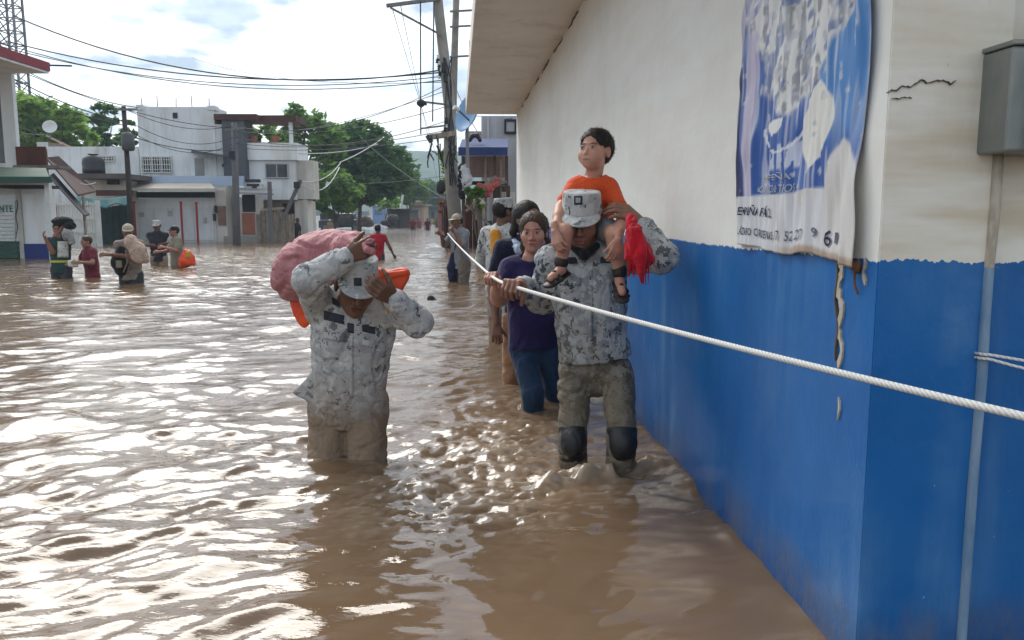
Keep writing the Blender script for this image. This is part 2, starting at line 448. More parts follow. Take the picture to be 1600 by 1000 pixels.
# ------------------------------------------------------------------ corner building, blue below and white above
CX, CY = wall_x(1.81), 1.81
FAR_Y = 12.9
SOFF_Z = float(P(809, 179, FAR_Y)[2])
dA = np.array([-WALL_S, 1, 0]) / math.hypot(WALL_S, 1); dB = np.array([1, WALL_S, 0]) / math.hypot(WALL_S, 1)
def on_wall(s, d, z, out=0.0):
    """point s metres along the side wall from the corner (d metres along the front wall), out = proud of the side wall"""
    return np.array([CX, CY, 0]) + dA * s + dB * d + np.array([0, 0, z]) - dB * out
LEN_A = (FAR_Y - CY) / dA[1]
def wall_paint(name, soil, w0, w1, w2):
    m, t = newmat(name)
    co = t.n('ShaderNodeNewGeometry').outputs['Position']
    zz = t.z(co)
    edge = t.noise(16, 4, .7, co); edge2 = t.noise(1.4, 2, .5, co)
    brush = t.noise(60, 3, .6, t.mapp((1, 1, .12), src=co))
    line = t.math('ADD', t.math('MULTIPLY', t.math('SUBTRACT', brush, .5), .030), t.math('MULTIPLY', t.math('SUBTRACT', edge2, .5), .045))
    isblue = t.math('LESS_THAN', t.math('ADD', zz, line), .995)
    cl = t.noise(1.1, 6, .6, t.mapp((1, 1, .5), src=co)); str_ = t.noise(9, 4, .55, t.mapp((1, 1, .08), src=co))
    blue = t.ramp(cl, [(.30, (.002, .080, .275)), (.55, (.004, .118, .375)), (.78, (.020, .178, .47))])
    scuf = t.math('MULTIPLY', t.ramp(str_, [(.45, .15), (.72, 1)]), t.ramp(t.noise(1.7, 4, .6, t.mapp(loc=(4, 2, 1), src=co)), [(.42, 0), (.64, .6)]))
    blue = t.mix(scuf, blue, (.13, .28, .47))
    nick = t.ramp(t.noise(42, 3, .7, t.mapp((1, 1, .6), src=co)), [(.72, 0), (.76, .8)])
    blue = t.mix(nick, blue, (.30, .42, .58))
    wet = t.ramp(t.math('ADD', zz, t.math('MULTIPLY', edge, .12)), [(.06, .85), (.24, 0)])
    blue = t.mix(wet, blue, (.004, .055, .20))
    tide = t.math('MULTIPLY', t.ramp(t.math('ADD', zz, t.math('MULTIPLY', edge, .10)), [(.0, .55), (.17, .30), (.26, 0)]), t.ramp(t.noise(7, 5, .7, t.mapp((1, 1, .5), src=co)), [(.42, 0), (.62, 1)]))
    blue = t.mix(tide, blue, (.16, .145, .12))
    whi = t.ramp(t.noise(1.0, 6, .62, t.mapp((1, 1, .7), src=co)), [(.28, w0), (.5, w1), (.75, w2)])
    ho = t.ramp(t.noise(4.0, 4, .6, t.mapp((.35, .35, 2.2), src=co)), [(.40, 0), (.64, soil)])
    whi = t.mix(ho, whi, (.58, .50, .375))
    sp = t.ramp(t.noise(30, 3, .7, t.mapp((1, 1, .45), src=co)), [(.70, 0), (.78, .2 + .5 * soil)])
    whi = t.mix(sp, whi, (.38, .31, .23))
    t.base(t.mix(isblue, whi, blue)); t.b.inputs['Specular IOR Level'].default_value = .32
    t.rough(t.math('SUBTRACT', .80, t.math('MULTIPLY', isblue, t.math('ADD', .30, t.math('MULTIPLY', cl, .22)))))
    bb = t.bump(t.noise(5, 5, .6, co), .35, .02)
    t.bump(t.noise(70, 4, .65, t.mapp((1, 1, .35), src=co)), .28, .004, bb)
    return m
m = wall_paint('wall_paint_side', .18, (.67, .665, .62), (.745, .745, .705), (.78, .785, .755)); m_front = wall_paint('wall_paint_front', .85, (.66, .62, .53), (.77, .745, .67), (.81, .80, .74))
mwhite = mat('soffit_plaster', (.72, .68, .62), .9, .08, 1.2, .3, 30, dirt=(.64, .59, .52))
bld = thing('corner_building', 'corner building with blue lower wall, white upper wall and overhanging eave', 'building', (CX, CY, -.9))
def panel(name, p0, p1, z0, z1, depth_vec, parent, material, n=28):
    """wall panel with a faintly uneven face, from p0 to p1, thickness along depth_vec"""
    p0, p1, dv_ = np.array(p0), np.array(p1), np.array(depth_vec)
    L = np.linalg.norm(p1 - p0); nx = max(2, int(L / .22)); nz = max(2, int((z1 - z0) / .22))
    nrm = -dv_ / np.linalg.norm(dv_)
    S, T = np.meshgrid(np.linspace(0, 1, nx), np.linspace(0, 1, nz))
    base = p0 + (p1 - p0) * S[..., None]; base[..., 2] = z0 + (z1 - z0) * T
    w = .0015 * fbm(base[..., 0] * 1.1 + base[..., 1] * 1.1, base[..., 2] * 1.1, oct=2, seed=4)
    fade = np.minimum(1, np.minimum(np.minimum(S, 1 - S) * nx / 2, np.minimum(T, 1 - T) * nz / 2))
    base = base + nrm * (w * fade)[..., None]
    v = base.reshape(-1, 3); f = gridfaces(nz, nx).tolist()
    bk = [p0 + dv_, p1 + dv_]; n0 = len(v)
    v = np.concatenate([v, [[*bk[0][:2], z0], [*bk[1][:2], z0], [*bk[1][:2], z1], [*bk[0][:2], z1]]])
    bot = list(range(nx)); top = [(nz-1)*nx + i for i in range(nx)]; lef = [i*nx for i in range(nz)]; rig = [i*nx + nx-1 for i in range(nz)]
    f += [(n0+3, n0+2, n0+1, n0), tuple(bot[::-1]) + (n0, n0+1), tuple(top) + (n0+2, n0+3), tuple(lef) + (n0+3, n0), tuple(rig[::-1]) + (n0+1, n0+2)]
    return wmesh(name, v, f, material, parent)
ZT = SOFF_Z
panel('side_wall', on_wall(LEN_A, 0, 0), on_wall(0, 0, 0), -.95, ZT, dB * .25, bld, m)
PIL = .275                                                            # width of the corner pilaster on the front
panel('corner_pilaster', on_wall(-.004, .0015, 0), on_wall(-.004, PIL, 0), -.95, ZT, dA * .2, bld, m_front)
panel('front_wall', on_wall(.035, PIL + .001, 0), on_wall(.035, 4.5, 0), -.95, ZT, dA * .2, bld, m_front)
b = MB()
q = [on_wall(-.75, -.80, 0), on_wall(-.75, 4.5, 0), on_wall(LEN_A + .02, 4.5, 0), on_wall(LEN_A + .02, -.80, 0)]
b.hexa([(*p[:2], ZT + .002) for p in q] + [(*p[:2], ZT + .26) for p in q])
b.build('eave_slab', mwhite, bld, bevel=.012)
# dark joint along the wall under the slab
mcr = mat('crack_dark', (.10, .08, .06), .95, .3, 30, 0)
def crack(name, pts, w, normal, parent, material=mcr, seed=0):
    """thin ragged fissure strip lying 1.5 mm proud of a wall"""
    rg = random.Random(seed); vs = []; n = np.array(normal, float)
    for i, p in enumerate(pts):
        p = np.array(p, float); d = np.array(pts[min(i+1, len(pts)-1)], float) - np.array(pts[max(i-1, 0)], float)
        s = np.cross(d / np.linalg.norm(d), n); ww = w * (.35 + .9 * rg.random()) * (1 if 0 < i < len(pts)-1 else .15)
        vs += [p + s * ww / 2 + n * .004, p - s * ww / 2 + n * .004, p + s * ww / 2 - n * .01, p - s * ww / 2 - n * .01]
    fs = []
    for i in range(len(pts) - 1):
        a = 4*i; c = a + 4; fs += [(a, a+1, c+1, c), (a+2, c+2, c+3, a+3), (a, c, c+2, a+2), (a+1, a+3, c+3, c+1)]
    return wmesh(name, vs, fs, material, parent)
rg = random.Random(4)
for k in range(9):
    s0 = 1.2 + k * 1.05 + rg.random() * .4
    pts = [on_wall(s0 + i * .1, 0, ZT - .012 - rg.random() * .02, 0.003) for i in range(int(4 + rg.random() * 5))]
    crack('joint_crack', pts, .018, -dB, bld, seed=k)
nA, nB = -dB, -dA
def front_px(u, v, out=0.0):
    """point on the front wall seen at a photo pixel"""
    o = np.array([0, 0, CAM_H]); d = P(u, v, 1.0) - o; c = on_wall(-.004, 0, 0) - dA * out
    return o + d * (np.dot(c - o, dA) / np.dot(d, dA))
def side_px(u, v, out=0.0):
    o = np.array([0, 0, CAM_H]); d = P(u, v, 1.0) - o; c = on_wall(0, 0, 0, out)
    return o + d * (np.dot(c - o, dB) / np.dot(d, dB))
crack('wall_crack', [front_px(1388 + 4.2 * i, 142 - 14 * min(1, i / 13) + 2.5 * math.sin(i * .9) + rg.uniform(-2.2, 2.2), .001) for i in range(26)], .0026, nB, bld, seed=3)
crack('wall_crack', [front_px(1392 + 4 * i, 156 + rg.uniform(-2, 2) - i * .5, .001) for i in range(9)], .0010, nB, bld, seed=5)
mpl = mat('bare_plaster', (.50, .45, .36), .95, .25, 14, .5, 80, dirt=(.22, .17, .12))
crack('plaster_scar', [side_px(1314 + 3 * math.sin(i * .9), 404 + i * 9, .001) for i in range(20)], .024, nA, bld, mpl, 8)
crack('wall_crack', [side_px(1308 + 2 * math.sin(i * .7), 404 + i * 9.4, .003) for i in range(18)], .007, nA, bld, seed=9)
crack('plaster_scar', [side_px(1311 + 2 * math.sin(i), 620 + i * 9, .001) for i in range(5)], .008, nA, bld, mpl, 12)
crack('wall_crack', [side_px(1352 + 1.5 * math.sin(i * 1.4), 404 + i * 7, .001) for i in range(7)], .010, nA, bld, mpl, 10)

# ------------------------------------------------------------------ torn vinyl banner on the side wall
s_l = float(np.dot(side_px(1157, 380) - np.array([CX, CY, 0]), dA)); s_r = float(np.dot(side_px(1352, 380) - np.array([CX, CY, 0]), dA))
zb0, zb1 = float(side_px(1157, 384)[2]), 2.45
NS, NTT = 150, 260
U, V = np.meshgrid(np.linspace(0, 1, NS), np.linspace(0, 1, NTT))
def banner_pt(u, v, lift=0):
    """u: 0 far edge .. 1 near edge, v: 0 bottom .. 1 top; the sheet bellies off the wall and is creased"""
    u = np.asarray(u, float); v = np.asarray(v, float)
    w = .016 + .010 * np.sin(u * 19 + 2.2 * v + 1.5 * vnoise(u * 3, v * 4, seed=2)) * (.4 + .6 * v) + .008 * vnoise(u * 14, v * 5, seed=5) + .006 * vnoise(u * 30, v * 14, seed=8) + .0035 * vnoise(u * 62 + 6 * v, v * 16, seed=18)
    w += .016 * sstep(.86, 1, u) * (.5 + .5 * np.sin(v * 17 + .5))
    curl = -.012 * sstep(.8, 1, u) * np.sin(v * 21 + .9)
    s = s_l + (s_r - s_l) * u + curl + .012 * (1 - v) * u
    z = zb0 + (zb1 - zb0) * v + (.012 * vnoise(u * 6, 0 * u, seed=9) - .012 * u) * (1 - v) ** 6
    out = np.maximum(w, .004) + lift
    base = np.array([CX, CY, 0])
    return base + s[..., None] * dA + z[..., None] * np.array([0, 0, 1.]) - out[..., None] * dB
pv = banner_pt(U, V).reshape(-1, 3)
zz_ = zb0 + (zb1 - zb0) * V                               # height, metres
hcm = (zz_ - zb0)                                         # metres over lower edge
blue_lim = .155 + .020 * U
n_a = fbm(U * 5, V * 9, oct=4, seed=11); n_s = vnoise(U * 55, V * 9, seed=3); n_f = fbm(U * 26, V * 40, oct=3, seed=17)
colp = np.empty(U.shape + (3,)); colp[:] = (.60, .61, .63)
def put(mask, c):
    mk = np.clip(mask, 0, 1)[..., None]; colp[:] = colp * (1 - mk) + np.array(c) * mk
put(sstep(.1, .5, n_a) * .4, (.52, .47, .40))
bm = sstep(0, .006, hcm - blue_lim)
put(bm, (.020, .085, .33))
put(bm * sstep(.0, .5, n_a + .3 * n_s) * .40, (.12, .22, .52))
put(bm * sstep(.55, .75, U) * sstep(.25, .35, hcm) * .8, (.05, .22, .52))
put(bm * (U < .06) * 1., (.02, .025, .10))
put(bm * sstep(.07, .10, U) * (1 - sstep(.13, .17, U + .02 * n_a)) * .8, (.60, .52, .62))
put(bm * sstep(.15, .55, n_s + .4 * n_a) * sstep(.2, .4, hcm) * .35, (.62, .65, .74))
# big worn-off picture area near the top, plain pale scraps
d0 = ((U - .50) / .40) ** 2 + ((hcm - .74) / .36) ** 2
rag = 1.0 + .55 * n_a + .22 * n_f
put(sstep(.12, -.12, d0 - rag), (.66, .66, .64))
put(sstep(.1, -.1, d0 - rag) * sstep(.05, .30, n_s * .6 + n_f) * .85, (.20, .22, .24))
put(sstep(.1, -.1, d0 - rag) * sstep(.30, .55, vnoise(U * 22 - V * 30, V * 46, seed=57)) * .8, (.06, .12, .32))
put(bm * sstep(.35, .6, vnoise(U * 70, V * 7, seed=71)) * .5, (.60, .62, .68))
put(sstep(.1, -.1, d0 - rag) * sstep(.25, .5, vnoise(U * 34 + V * 20, V * 34, seed=33)) * .55, (.36, .36, .44))
put(sstep(.25, .5, n_a + .3 * n_s) * sstep(.62, .7, hcm) * .6, (.50, .48, .60))
# leaf-shaped pale sticker and the scraped patch at the near edge
d1 = np.abs((U - .69) - .02 * np.sin(hcm * 20)) / .115 + ((hcm - .335) / .115) ** 2
put(sstep(1.03, .97, d1), (.68, .67, .62))
put(sstep(.92, .8, d1) * sstep(.25, .5, n_f) * (np.sin(hcm * 190) > -.1) * .7, (.34, .36, .40))
d2 = ((U - .90) / .13) ** 2 + ((hcm - .12) / .17) ** 2
put(sstep(1.1, .9, d2 + .3 * n_a), (.62, .60, .58))
d3 = ((U - .36) / .10) ** 2 + ((hcm - .37) / .035) ** 2
put(sstep(1, .9, d3 + .2 * n_f) * (hcm < .375), (.68, .68, .66))
put(bm * (np.abs(((U - .42) / .17) ** 2 + ((hcm - .36) / .075) ** 2 - 1) < .10) * (hcm < .36) * .9, (.66, .68, .72))
put(bm * sstep(.30, .33, U) * sstep(.60, .56, U) * sstep(.23, .24, hcm) * sstep(.31, .30, hcm) * (n_s > -.1) * .7, (.62, .66, .75))
put(sstep(.35, .6, n_f + .4 * n_a) * (hcm < .12) * .35, (.42, .40, .38))
put(sstep(.025, .01, hcm + .01 * n_a) * sstep(.3, .6, U) * .8, (.36, .24, .15))
put(sstep(.5, .62, n_f) * .5, (.70, .69, .66))
m, t = newmat('vinyl_print')
at = t.n('ShaderNodeVertexColor'); at.layer_name = 'Col'
t.base(at.outputs['Color']); t.rough(.55); t.bump(t.noise(60, 4, .6), .25, .004)
ban = thing('vinyl_banner', 'torn faded blue and white vinyl banner hung on the wall by the corner', 'banner', on_wall(s_l, 0, zb0))
sh = wmesh('sheet', pv, gridfaces(NTT, NS), m, ban, smooth=True, col=colp.reshape(-1, 3))
so = sh.modifiers.new('thickness', 'SOLIDIFY'); so.thickness = .002
mink = mat('ink_navy', (.05, .065, .16), .7, .3, 60, 0); mpal = mat('ink_white', (.66, .68, .72), .7, .2, 60, 0)
def banner_text(body, u0, u1, h0, hh, material, shear=0):
    w_, f_ = text_mesh('lettering', body, material, ban, (0, 0, 0), (1, 0, 0), (0, 0, 1), 1.0, 1.0, .0, shear)
    uu = u0 + (u1 - u0) * w_[:, 0]; hv = (h0 + hh * w_[:, 2]) / (zb1 - zb0)
    wmesh('lettering', banner_pt(uu, hv, .0035), f_, material, ban)
banner_text('EMPEÑA FÁCIL', .035, .37, .098, .034, mink, .25)
banner_text('LÁZARO CÁRDENAS', .03, .37, .034, .030, mink)
mat('ink_worn', (.22, .24, .32), .7, .3, 60, 0)
for tx_, ua_, ub_ in (('17', .40, .46), ('52', .49, .55), ('27', .58, .65)): banner_text(tx_, ua_, ub_, .036, .028, MATS['ink_worn'], .2)
banner_text('9', .70, .745, .044, .026, MATS['ink_worn'])
banner_text('6', .785, .83, .030, .040, mink); banner_text('1', .85, .865, .040, .026, MATS['ink_worn'])
banner_text('EMPEÑA', .25, .53, .205, .022, mpal)
banner_text('CON NOSOTROS', .20, .56, .170, .022, mpal, .2)
b = MB(); b.lathe(on_wall(s_r + .022, 0, zb0 - .02, .002), [(.016, 0), (.017, .006), (.010, .012), (.006, .02)], 10, -dB)
b.tube([on_wall(s_r + .022, 0, zb0 - .02, .012), on_wall(s_r + .018, 0, zb0 - .06, .012), on_wall(s_r + .01, 0, zb0 - .085, .006)], .003, 5)
b.build('rusty_eyelet', mat('rust', (.16, .075, .04), .9, .35, 30, .5, 120), ban)

# ------------------------------------------------------------------ electric meter and its conduit on the front wall
def fr(u, v, out=0): return front_px(u, v, out)
me_ = thing('electric_meter', 'grey metal electric meter box with round glass and pipe on front wall', 'electric meter', front_px(1570, 235, -.035))
mg = mat('meter_paint', (.205, .225, .215), .45, .12, 9, .25, 70, metal=.3, dirt=(.30, .30, .27))
xl = fr(1519, 150, -.03)
z0m, z1m = float(fr(1541, 235, .12)[2]), float(fr(1541, 66, .12)[2])
def fbx(bm_, d0_, d1_, z0, z1, o0, o1):
    """box on the front wall between offsets along it"""
    p = lambda d, o: np.array([CX, CY, 0]) + dB * d - dA * o
    return bm_.hexa([(*p(d0_, o1)[:2], z0), (*p(d1_, o1)[:2], z0), (*p(d1_, o0)[:2], z0), (*p(d0_, o0)[:2], z0), (*p(d0_, o1)[:2], z1), (*p(d1_, o1)[:2], z1), (*p(d1_, o0)[:2], z1), (*p(d0_, o0)[:2], z1)])
dl = float(np.dot(xl - np.array([CX, CY, 0]), dB)); dr = dl + .235
fbx(MB(), dl, dr, z0m, z1m, -.036, .100).build('housing', mg, me_, bevel=.006)
fbx(MB(), dl + .045, dr - .004, z0m + .006, z1m - .012, .1005, .118).build('cover', mg, me_, bevel=.004)
fbx(MB(), dl - .004, dr + .004, z1m + .001, z1m + .012, -.034, .106).build('cap', mg, me_, bevel=.003)
cc = np.array([CX, CY, 0]) + dB * (dl + .125) - dA * .1185 + np.array([0, 0, z0m + .150])
MB().lathe(cc, [(.066, 0), (.066, .012), (.060, .016), (.056, .012)], 32, -dA).build('glass_ring', mat('olive_ring', (.10, .12, .06), .4, .2, 20, .1), me_, True)
mgl, t = newmat('meter_glass'); t.base((.35, .42, .38)); t.rough(.08); t.b.inputs['Transmission Weight'].default_value = .35
MB().lathe(cc, [(.055, .004), (.053, .035), (.040, .058), (.015, .066)], 28, -dA).build('glass_dome', mgl, me_, True)
mtp, t = newmat('conduit_paint'); zc = t.z(t.n('ShaderNodeNewGeometry').outputs['Position'])
up = t.ramp(t.noise(24, 4, .65, t.mapp((1, 1, .3))), [(.35, (.50, .46, .38)), (.55, (.36, .31, .24)), (.7, (.56, .53, .47))])
lo_ = t.ramp(t.noise(20, 4, .6, t.mapp((1, 1, .25))), [(.35, (.10, .20, .34)), (.6, (.20, .30, .42)), (.75, (.33, .40, .46))])
t.base(t.mix(t.math('LESS_THAN', zc, .985), up, lo_)); t.rough(.6); t.bump(t.noise(90, 3), .2, .003)
pts = [fr(1562 - .9 * 0, 238, .018), fr(1557, 300, .014), fr(1549, 400, .012), fr(1540, 560, .012), fr(1528, 750, .012), fr(1512, 1000, .012)]
pts = [np.array([CX, CY, 0]) + dB * (dl + .050 + .0015 * math.sin(i * 1.7)) - dA * (.004 + .002 * math.sin(i * 2.1)) + np.array([0, 0, z]) for i, z in enumerate(np.linspace(z0m + .01, -.93, 18))]
MB().tube(pts, .0125, 10).build('conduit', mtp, me_, True)
MB().tube([np.array([CX, CY, 0]) + dB * (dl + .18) - dA * .0 + np.array([0, 0, z]) for z in (z1m + .012, z1m + .3, z1m + 1.2)], .02, 10).build('riser_pipe', mat('stained_pipe', (.30, .28, .23), .7, .3, 12, .3), me_, True)
fbx(MB(), dl + .145, dl + .20, z0m + .055, z0m + .066, .118, .124).build('latch', mcr, me_)

# ------------------------------------------------------------------ modelling with blended volumes
def A(*v): return np.array(v, dtype=np.float64)
def nrm(v): v = np.asarray(v, float); return v / (np.linalg.norm(v) + 1e-12)
class Vol:
    """a smooth-blended volume: limbs, ellipsoids and cuts, turned into one closed surface"""
    def __init__(s): s.ops = []
    def seg(s, a, b, ra, rb=None, k=.02, ax=None, sq=1.0, sub=False):
        a, b = np.asarray(a, float), np.asarray(b, float); rb = ra if rb is None else rb
        if not sub: k = min(k, .40 * max(ra, rb))
        s.ops.append(('sub' if sub else 'add', 'seg', (a, b, ra, rb, None if ax is None else nrm(ax), sq), k)); return s
    def chain(s, pts, rs, k=.02, ax=None, sq=1.0):
        for i in range(len(pts) - 1): s.seg(pts[i], pts[i+1], rs[i], rs[i+1], k, ax, sq)
        return s
    def ell(s, c, r, M=None, k=.02, sub=False):
        M = np.eye(3) if M is None else np.asarray(M, float)      # rows: local axes
        s.ops.append(('sub' if sub else 'add', 'ell', (np.asarray(c, float), np.asarray(r, float), M), k)); return s
    def ball(s, c, r, k=.02, sub=False): return s.ell(c, (r, r, r), None, k, sub)
    def box(s, c, half, M, rad=.01, k=.01, sub=False):
        s.ops.append(('sub' if sub else 'add', 'box', (np.asarray(c, float), np.asarray(half, float), np.asarray(M, float), rad), k)); return s
    def cut(s, p, n, wob=0):
        """keep what lies behind the plane (p, n)"""
        s.ops.append(('cut', 'plane', (np.asarray(p, float), nrm(n), wob), 0)); return s
    def mesh(s, h):
        los, his = [], []
        for op, kind, a, k in s.ops:
            if op != 'add': continue
            if kind == 'seg': r = max(a[2], a[3]) * max(1, a[5]); los.append(np.minimum(a[0], a[1]) - r - k); his.append(np.maximum(a[0], a[1]) + r + k)
            else:
                r = np.linalg.norm(a[1]) if kind == 'box' else max(a[1]); los.append(a[0] - r - k); his.append(a[0] + r + k)
        lo = np.min(los, 0) - 3*h; hi = np.max(his, 0) + 3*h
        N = np.ceil((hi - lo) / h).astype(int) + 1
        ax = [lo[i] + h * np.arange(N[i]) for i in range(3)]
        Fd = np.full(N, 9.0, dtype=np.float32)
        for op, kind, a, k in s.ops:
            if kind == 'plane':
                p, n, wob = a
                d = (ax[0][:, None, None] - p[0]) * n[0] + (ax[1][None, :, None] - p[1]) * n[1] + (ax[2][None, None, :] - p[2]) * n[2]
                if wob: d = d + wob * np.sin(ax[0][:, None, None] * 31) * np.cos(ax[1][None, :, None] * 27 + 1)
                np.maximum(Fd, d, out=Fd); continue
            mg = 2.5 * k + 4*h
            if kind == 'seg': r = max(a[2], a[3]) * max(1, a[5]) + mg; bl, bh = np.minimum(a[0], a[1]) - r, np.maximum(a[0], a[1]) + r
            else: r = (np.linalg.norm(a[1]) if kind == 'box' else max(a[1])) + mg; bl, bh = a[0] - r, a[0] + r
            i0 = np.clip(np.floor((bl - lo) / h).astype(int), 0, N); i1 = np.clip(np.ceil((bh - lo) / h).astype(int) + 1, 0, N)
            if np.any(i1 <= i0): continue
            x = ax[0][i0[0]:i1[0]][:, None, None].astype(np.float32); y = ax[1][i0[1]:i1[1]][None, :, None].astype(np.float32); z = ax[2][i0[2]:i1[2]][None, None, :].astype(np.float32)
            if kind == 'seg':
                pa, pb, ra, rb, sx, sq = a
                qx, qy, qz = x - pa[0], y - pa[1], z - pa[2]; d = pb - pa
                if sx is not None and sq != 1:
                    g = 1 / sq - 1
                    c = (qx * sx[0] + qy * sx[1] + qz * sx[2]) * g
                    qx, qy, qz = qx + c * sx[0], qy + c * sx[1], qz + c * sx[2]
                    d = d + sx * np.dot(d, sx) * g
                L2 = np.dot(d, d) + 1e-12
                tt = np.clip((qx * d[0] + qy * d[1] + qz * d[2]) / L2, 0, 1)
                f = np.sqrt((qx - tt*d[0])**2 + (qy - tt*d[1])**2 + (qz - tt*d[2])**2) - (ra + (rb - ra) * tt)
                if sq < 1: f = f * (.5 + .5 * sq)
            elif kind == 'ell':
                c, rr, M = a
                qx, qy, qz = x - c[0], y - c[1], z - c[2]
                l = [qx * M[i][0] + qy * M[i][1] + qz * M[i][2] for i in range(3)]
                k0 = np.sqrt((l[0]/rr[0])**2 + (l[1]/rr[1])**2 + (l[2]/rr[2])**2)
                k1 = np.sqrt((l[0]/rr[0]**2)**2 + (l[1]/rr[1]**2)**2 + (l[2]/rr[2]**2)**2) + 1e-9
                f = k0 * (k0 - 1) / k1
            else:
                c, hf, M, rad = a
                qx, qy, qz = x - c[0], y - c[1], z - c[2]
                l = [np.abs(qx * M[i][0] + qy * M[i][1] + qz * M[i][2]) - (hf[i] - rad) for i in range(3)]
                f = np.sqrt(sum(np.maximum(v, 0)**2 for v in l)) + np.minimum(np.maximum(np.maximum(l[0], l[1]), l[2]), 0) - rad
            sl = Fd[i0[0]:i1[0], i0[1]:i1[1], i0[2]:i1[2]]
            if op == 'add':
                hh = np.clip(.5 + .5 * (f - sl) / max(k, 1e-5), 0, 1); sl[:] = f * (1 - hh) + sl * hh - k * hh * (1 - hh)
            else:
                hh = np.clip(.5 - .5 * (sl + f) / max(k, 1e-5), 0, 1); sl[:] = sl * (1 - hh) - f * hh + k * hh * (1 - hh)
        return surface(Fd, lo, h)
def surface(Fd, lo, h):
    ins = Fd < 0
    c = np.zeros([n - 1 for n in Fd.shape], dtype=np.uint8)
    for i in (0, 1):
        for j in (0, 1):
            for k in (0, 1):
                c += ins[i:i + c.shape[0], j:j + c.shape[1], k:k + c.shape[2]]
    act = (c > 0) & (c < 8)
    I = np.argwhere(act); n = len(I)
    idx = np.full(c.shape, -1, dtype=np.int32); idx[act] = np.arange(n)
    cor = [(i, j, k) for i in (0, 1) for j in (0, 1) for k in (0, 1)]
    val = [Fd[I[:, 0] + o[0], I[:, 1] + o[1], I[:, 2] + o[2]].astype(np.float64) for o in cor]
    acc = np.zeros((n, 3)); cnt = np.zeros(n)
    for p in range(8):
        for q in range(p + 1, 8):
            if sum(abs(a - b) for a, b in zip(cor[p], cor[q])) != 1: continue
            va, vb = val[p], val[q]; cr = (va < 0) != (vb < 0)
            t = np.where(cr, va / np.where(cr, va - vb, 1), 0)
            a, b = np.array(cor[p], float), np.array(cor[q], float)
            acc += np.where(cr[:, None], a + t[:, None] * (b - a), 0); cnt += cr
    v = (I + acc / cnt[:, None]) * h + lo
    qs = []
    for ax in range(3):
        o1, o2 = [(1, 2), (2, 0), (0, 1)][ax]
        s0 = [slice(None)] * 3; s1 = [slice(None)] * 3; s0[ax] = slice(0, -1); s1[ax] = slice(1, None)
        a, b = ins[tuple(s0)], ins[tuple(s1)]
        E = np.argwhere(a != b)
        ok = (E[:, o1] > 0) & (E[:, o2] > 0) & (E[:, o1] < c.shape[o1]) & (E[:, o2] < c.shape[o2]); E = E[ok]
        def g(d1, d2):
            e = E.copy(); e[:, o1] -= d1; e[:, o2] -= d2
            return idx[e[:, 0], e[:, 1], e[:, 2]]
        Q = np.stack([g(1, 1), g(0, 1), g(0, 0), g(1, 0)], -1)
        fl = ~a[tuple(E.T)]
        Q[fl] = Q[fl][:, ::-1]
        qs.append(Q)
    q = np.concatenate(qs); q = q[(q >= 0).all(1)]
    return v, q
def vnormals(v, q):
    n = np.cross(v[q[:, 2]] - v[q[:, 0]], v[q[:, 3]] - v[q[:, 1]]); o = np.zeros_like(v)
    for i in range(4): np.add.at(o, q[:, i], n)
    return o / (np.linalg.norm(o, axis=1, keepdims=True) + 1e-12)
def relax(v, q, it=2, lam=.5):
    """light smoothing that keeps the shape"""
    for _ in range(it):
        s = np.zeros_like(v); c = np.zeros(len(v))
        for a, b in ((0, 1), (1, 2), (2, 3), (3, 0)):
            np.add.at(s, q[:, a], v[q[:, b]]); np.add.at(c, q[:, a], 1)
        v = v + lam * (s / np.maximum(c, 1)[:, None] - v)
    return v
def folds(v, q, amp, scale=9., seed=0, drag=(1, 1, .6)):
    """soft cloth folds pushed along the normals"""
    n = vnormals(v, q); p = v * np.array(drag) * scale
    w = np.stack([vnoise(p[:, 0] * .6, p[:, 1] * .6, p[:, 2] * .6, seed + i * 7) for i in range(3)], 1)
    p = p + 1.1 * w
    nz = vnoise(p[:, 0], p[:, 1], p[:, 2], seed + 31); g = vnoise(p[:, 0] * .7, p[:, 1] * .7, p[:, 2] * .7, seed + 41)
    f = -np.exp(-(nz / .16) ** 2) + .35 * np.exp(-((np.abs(nz) - .30) / .14) ** 2)
    return v + n * (amp * (f * .95 + .55 * g))[:, None]
def joinm(parts):
    vs, qs, n = [], [], 0
    for v, q in parts: vs.append(v); qs.append(q + n); n += len(v)
    return np.concatenate(vs), np.concatenate(qs)

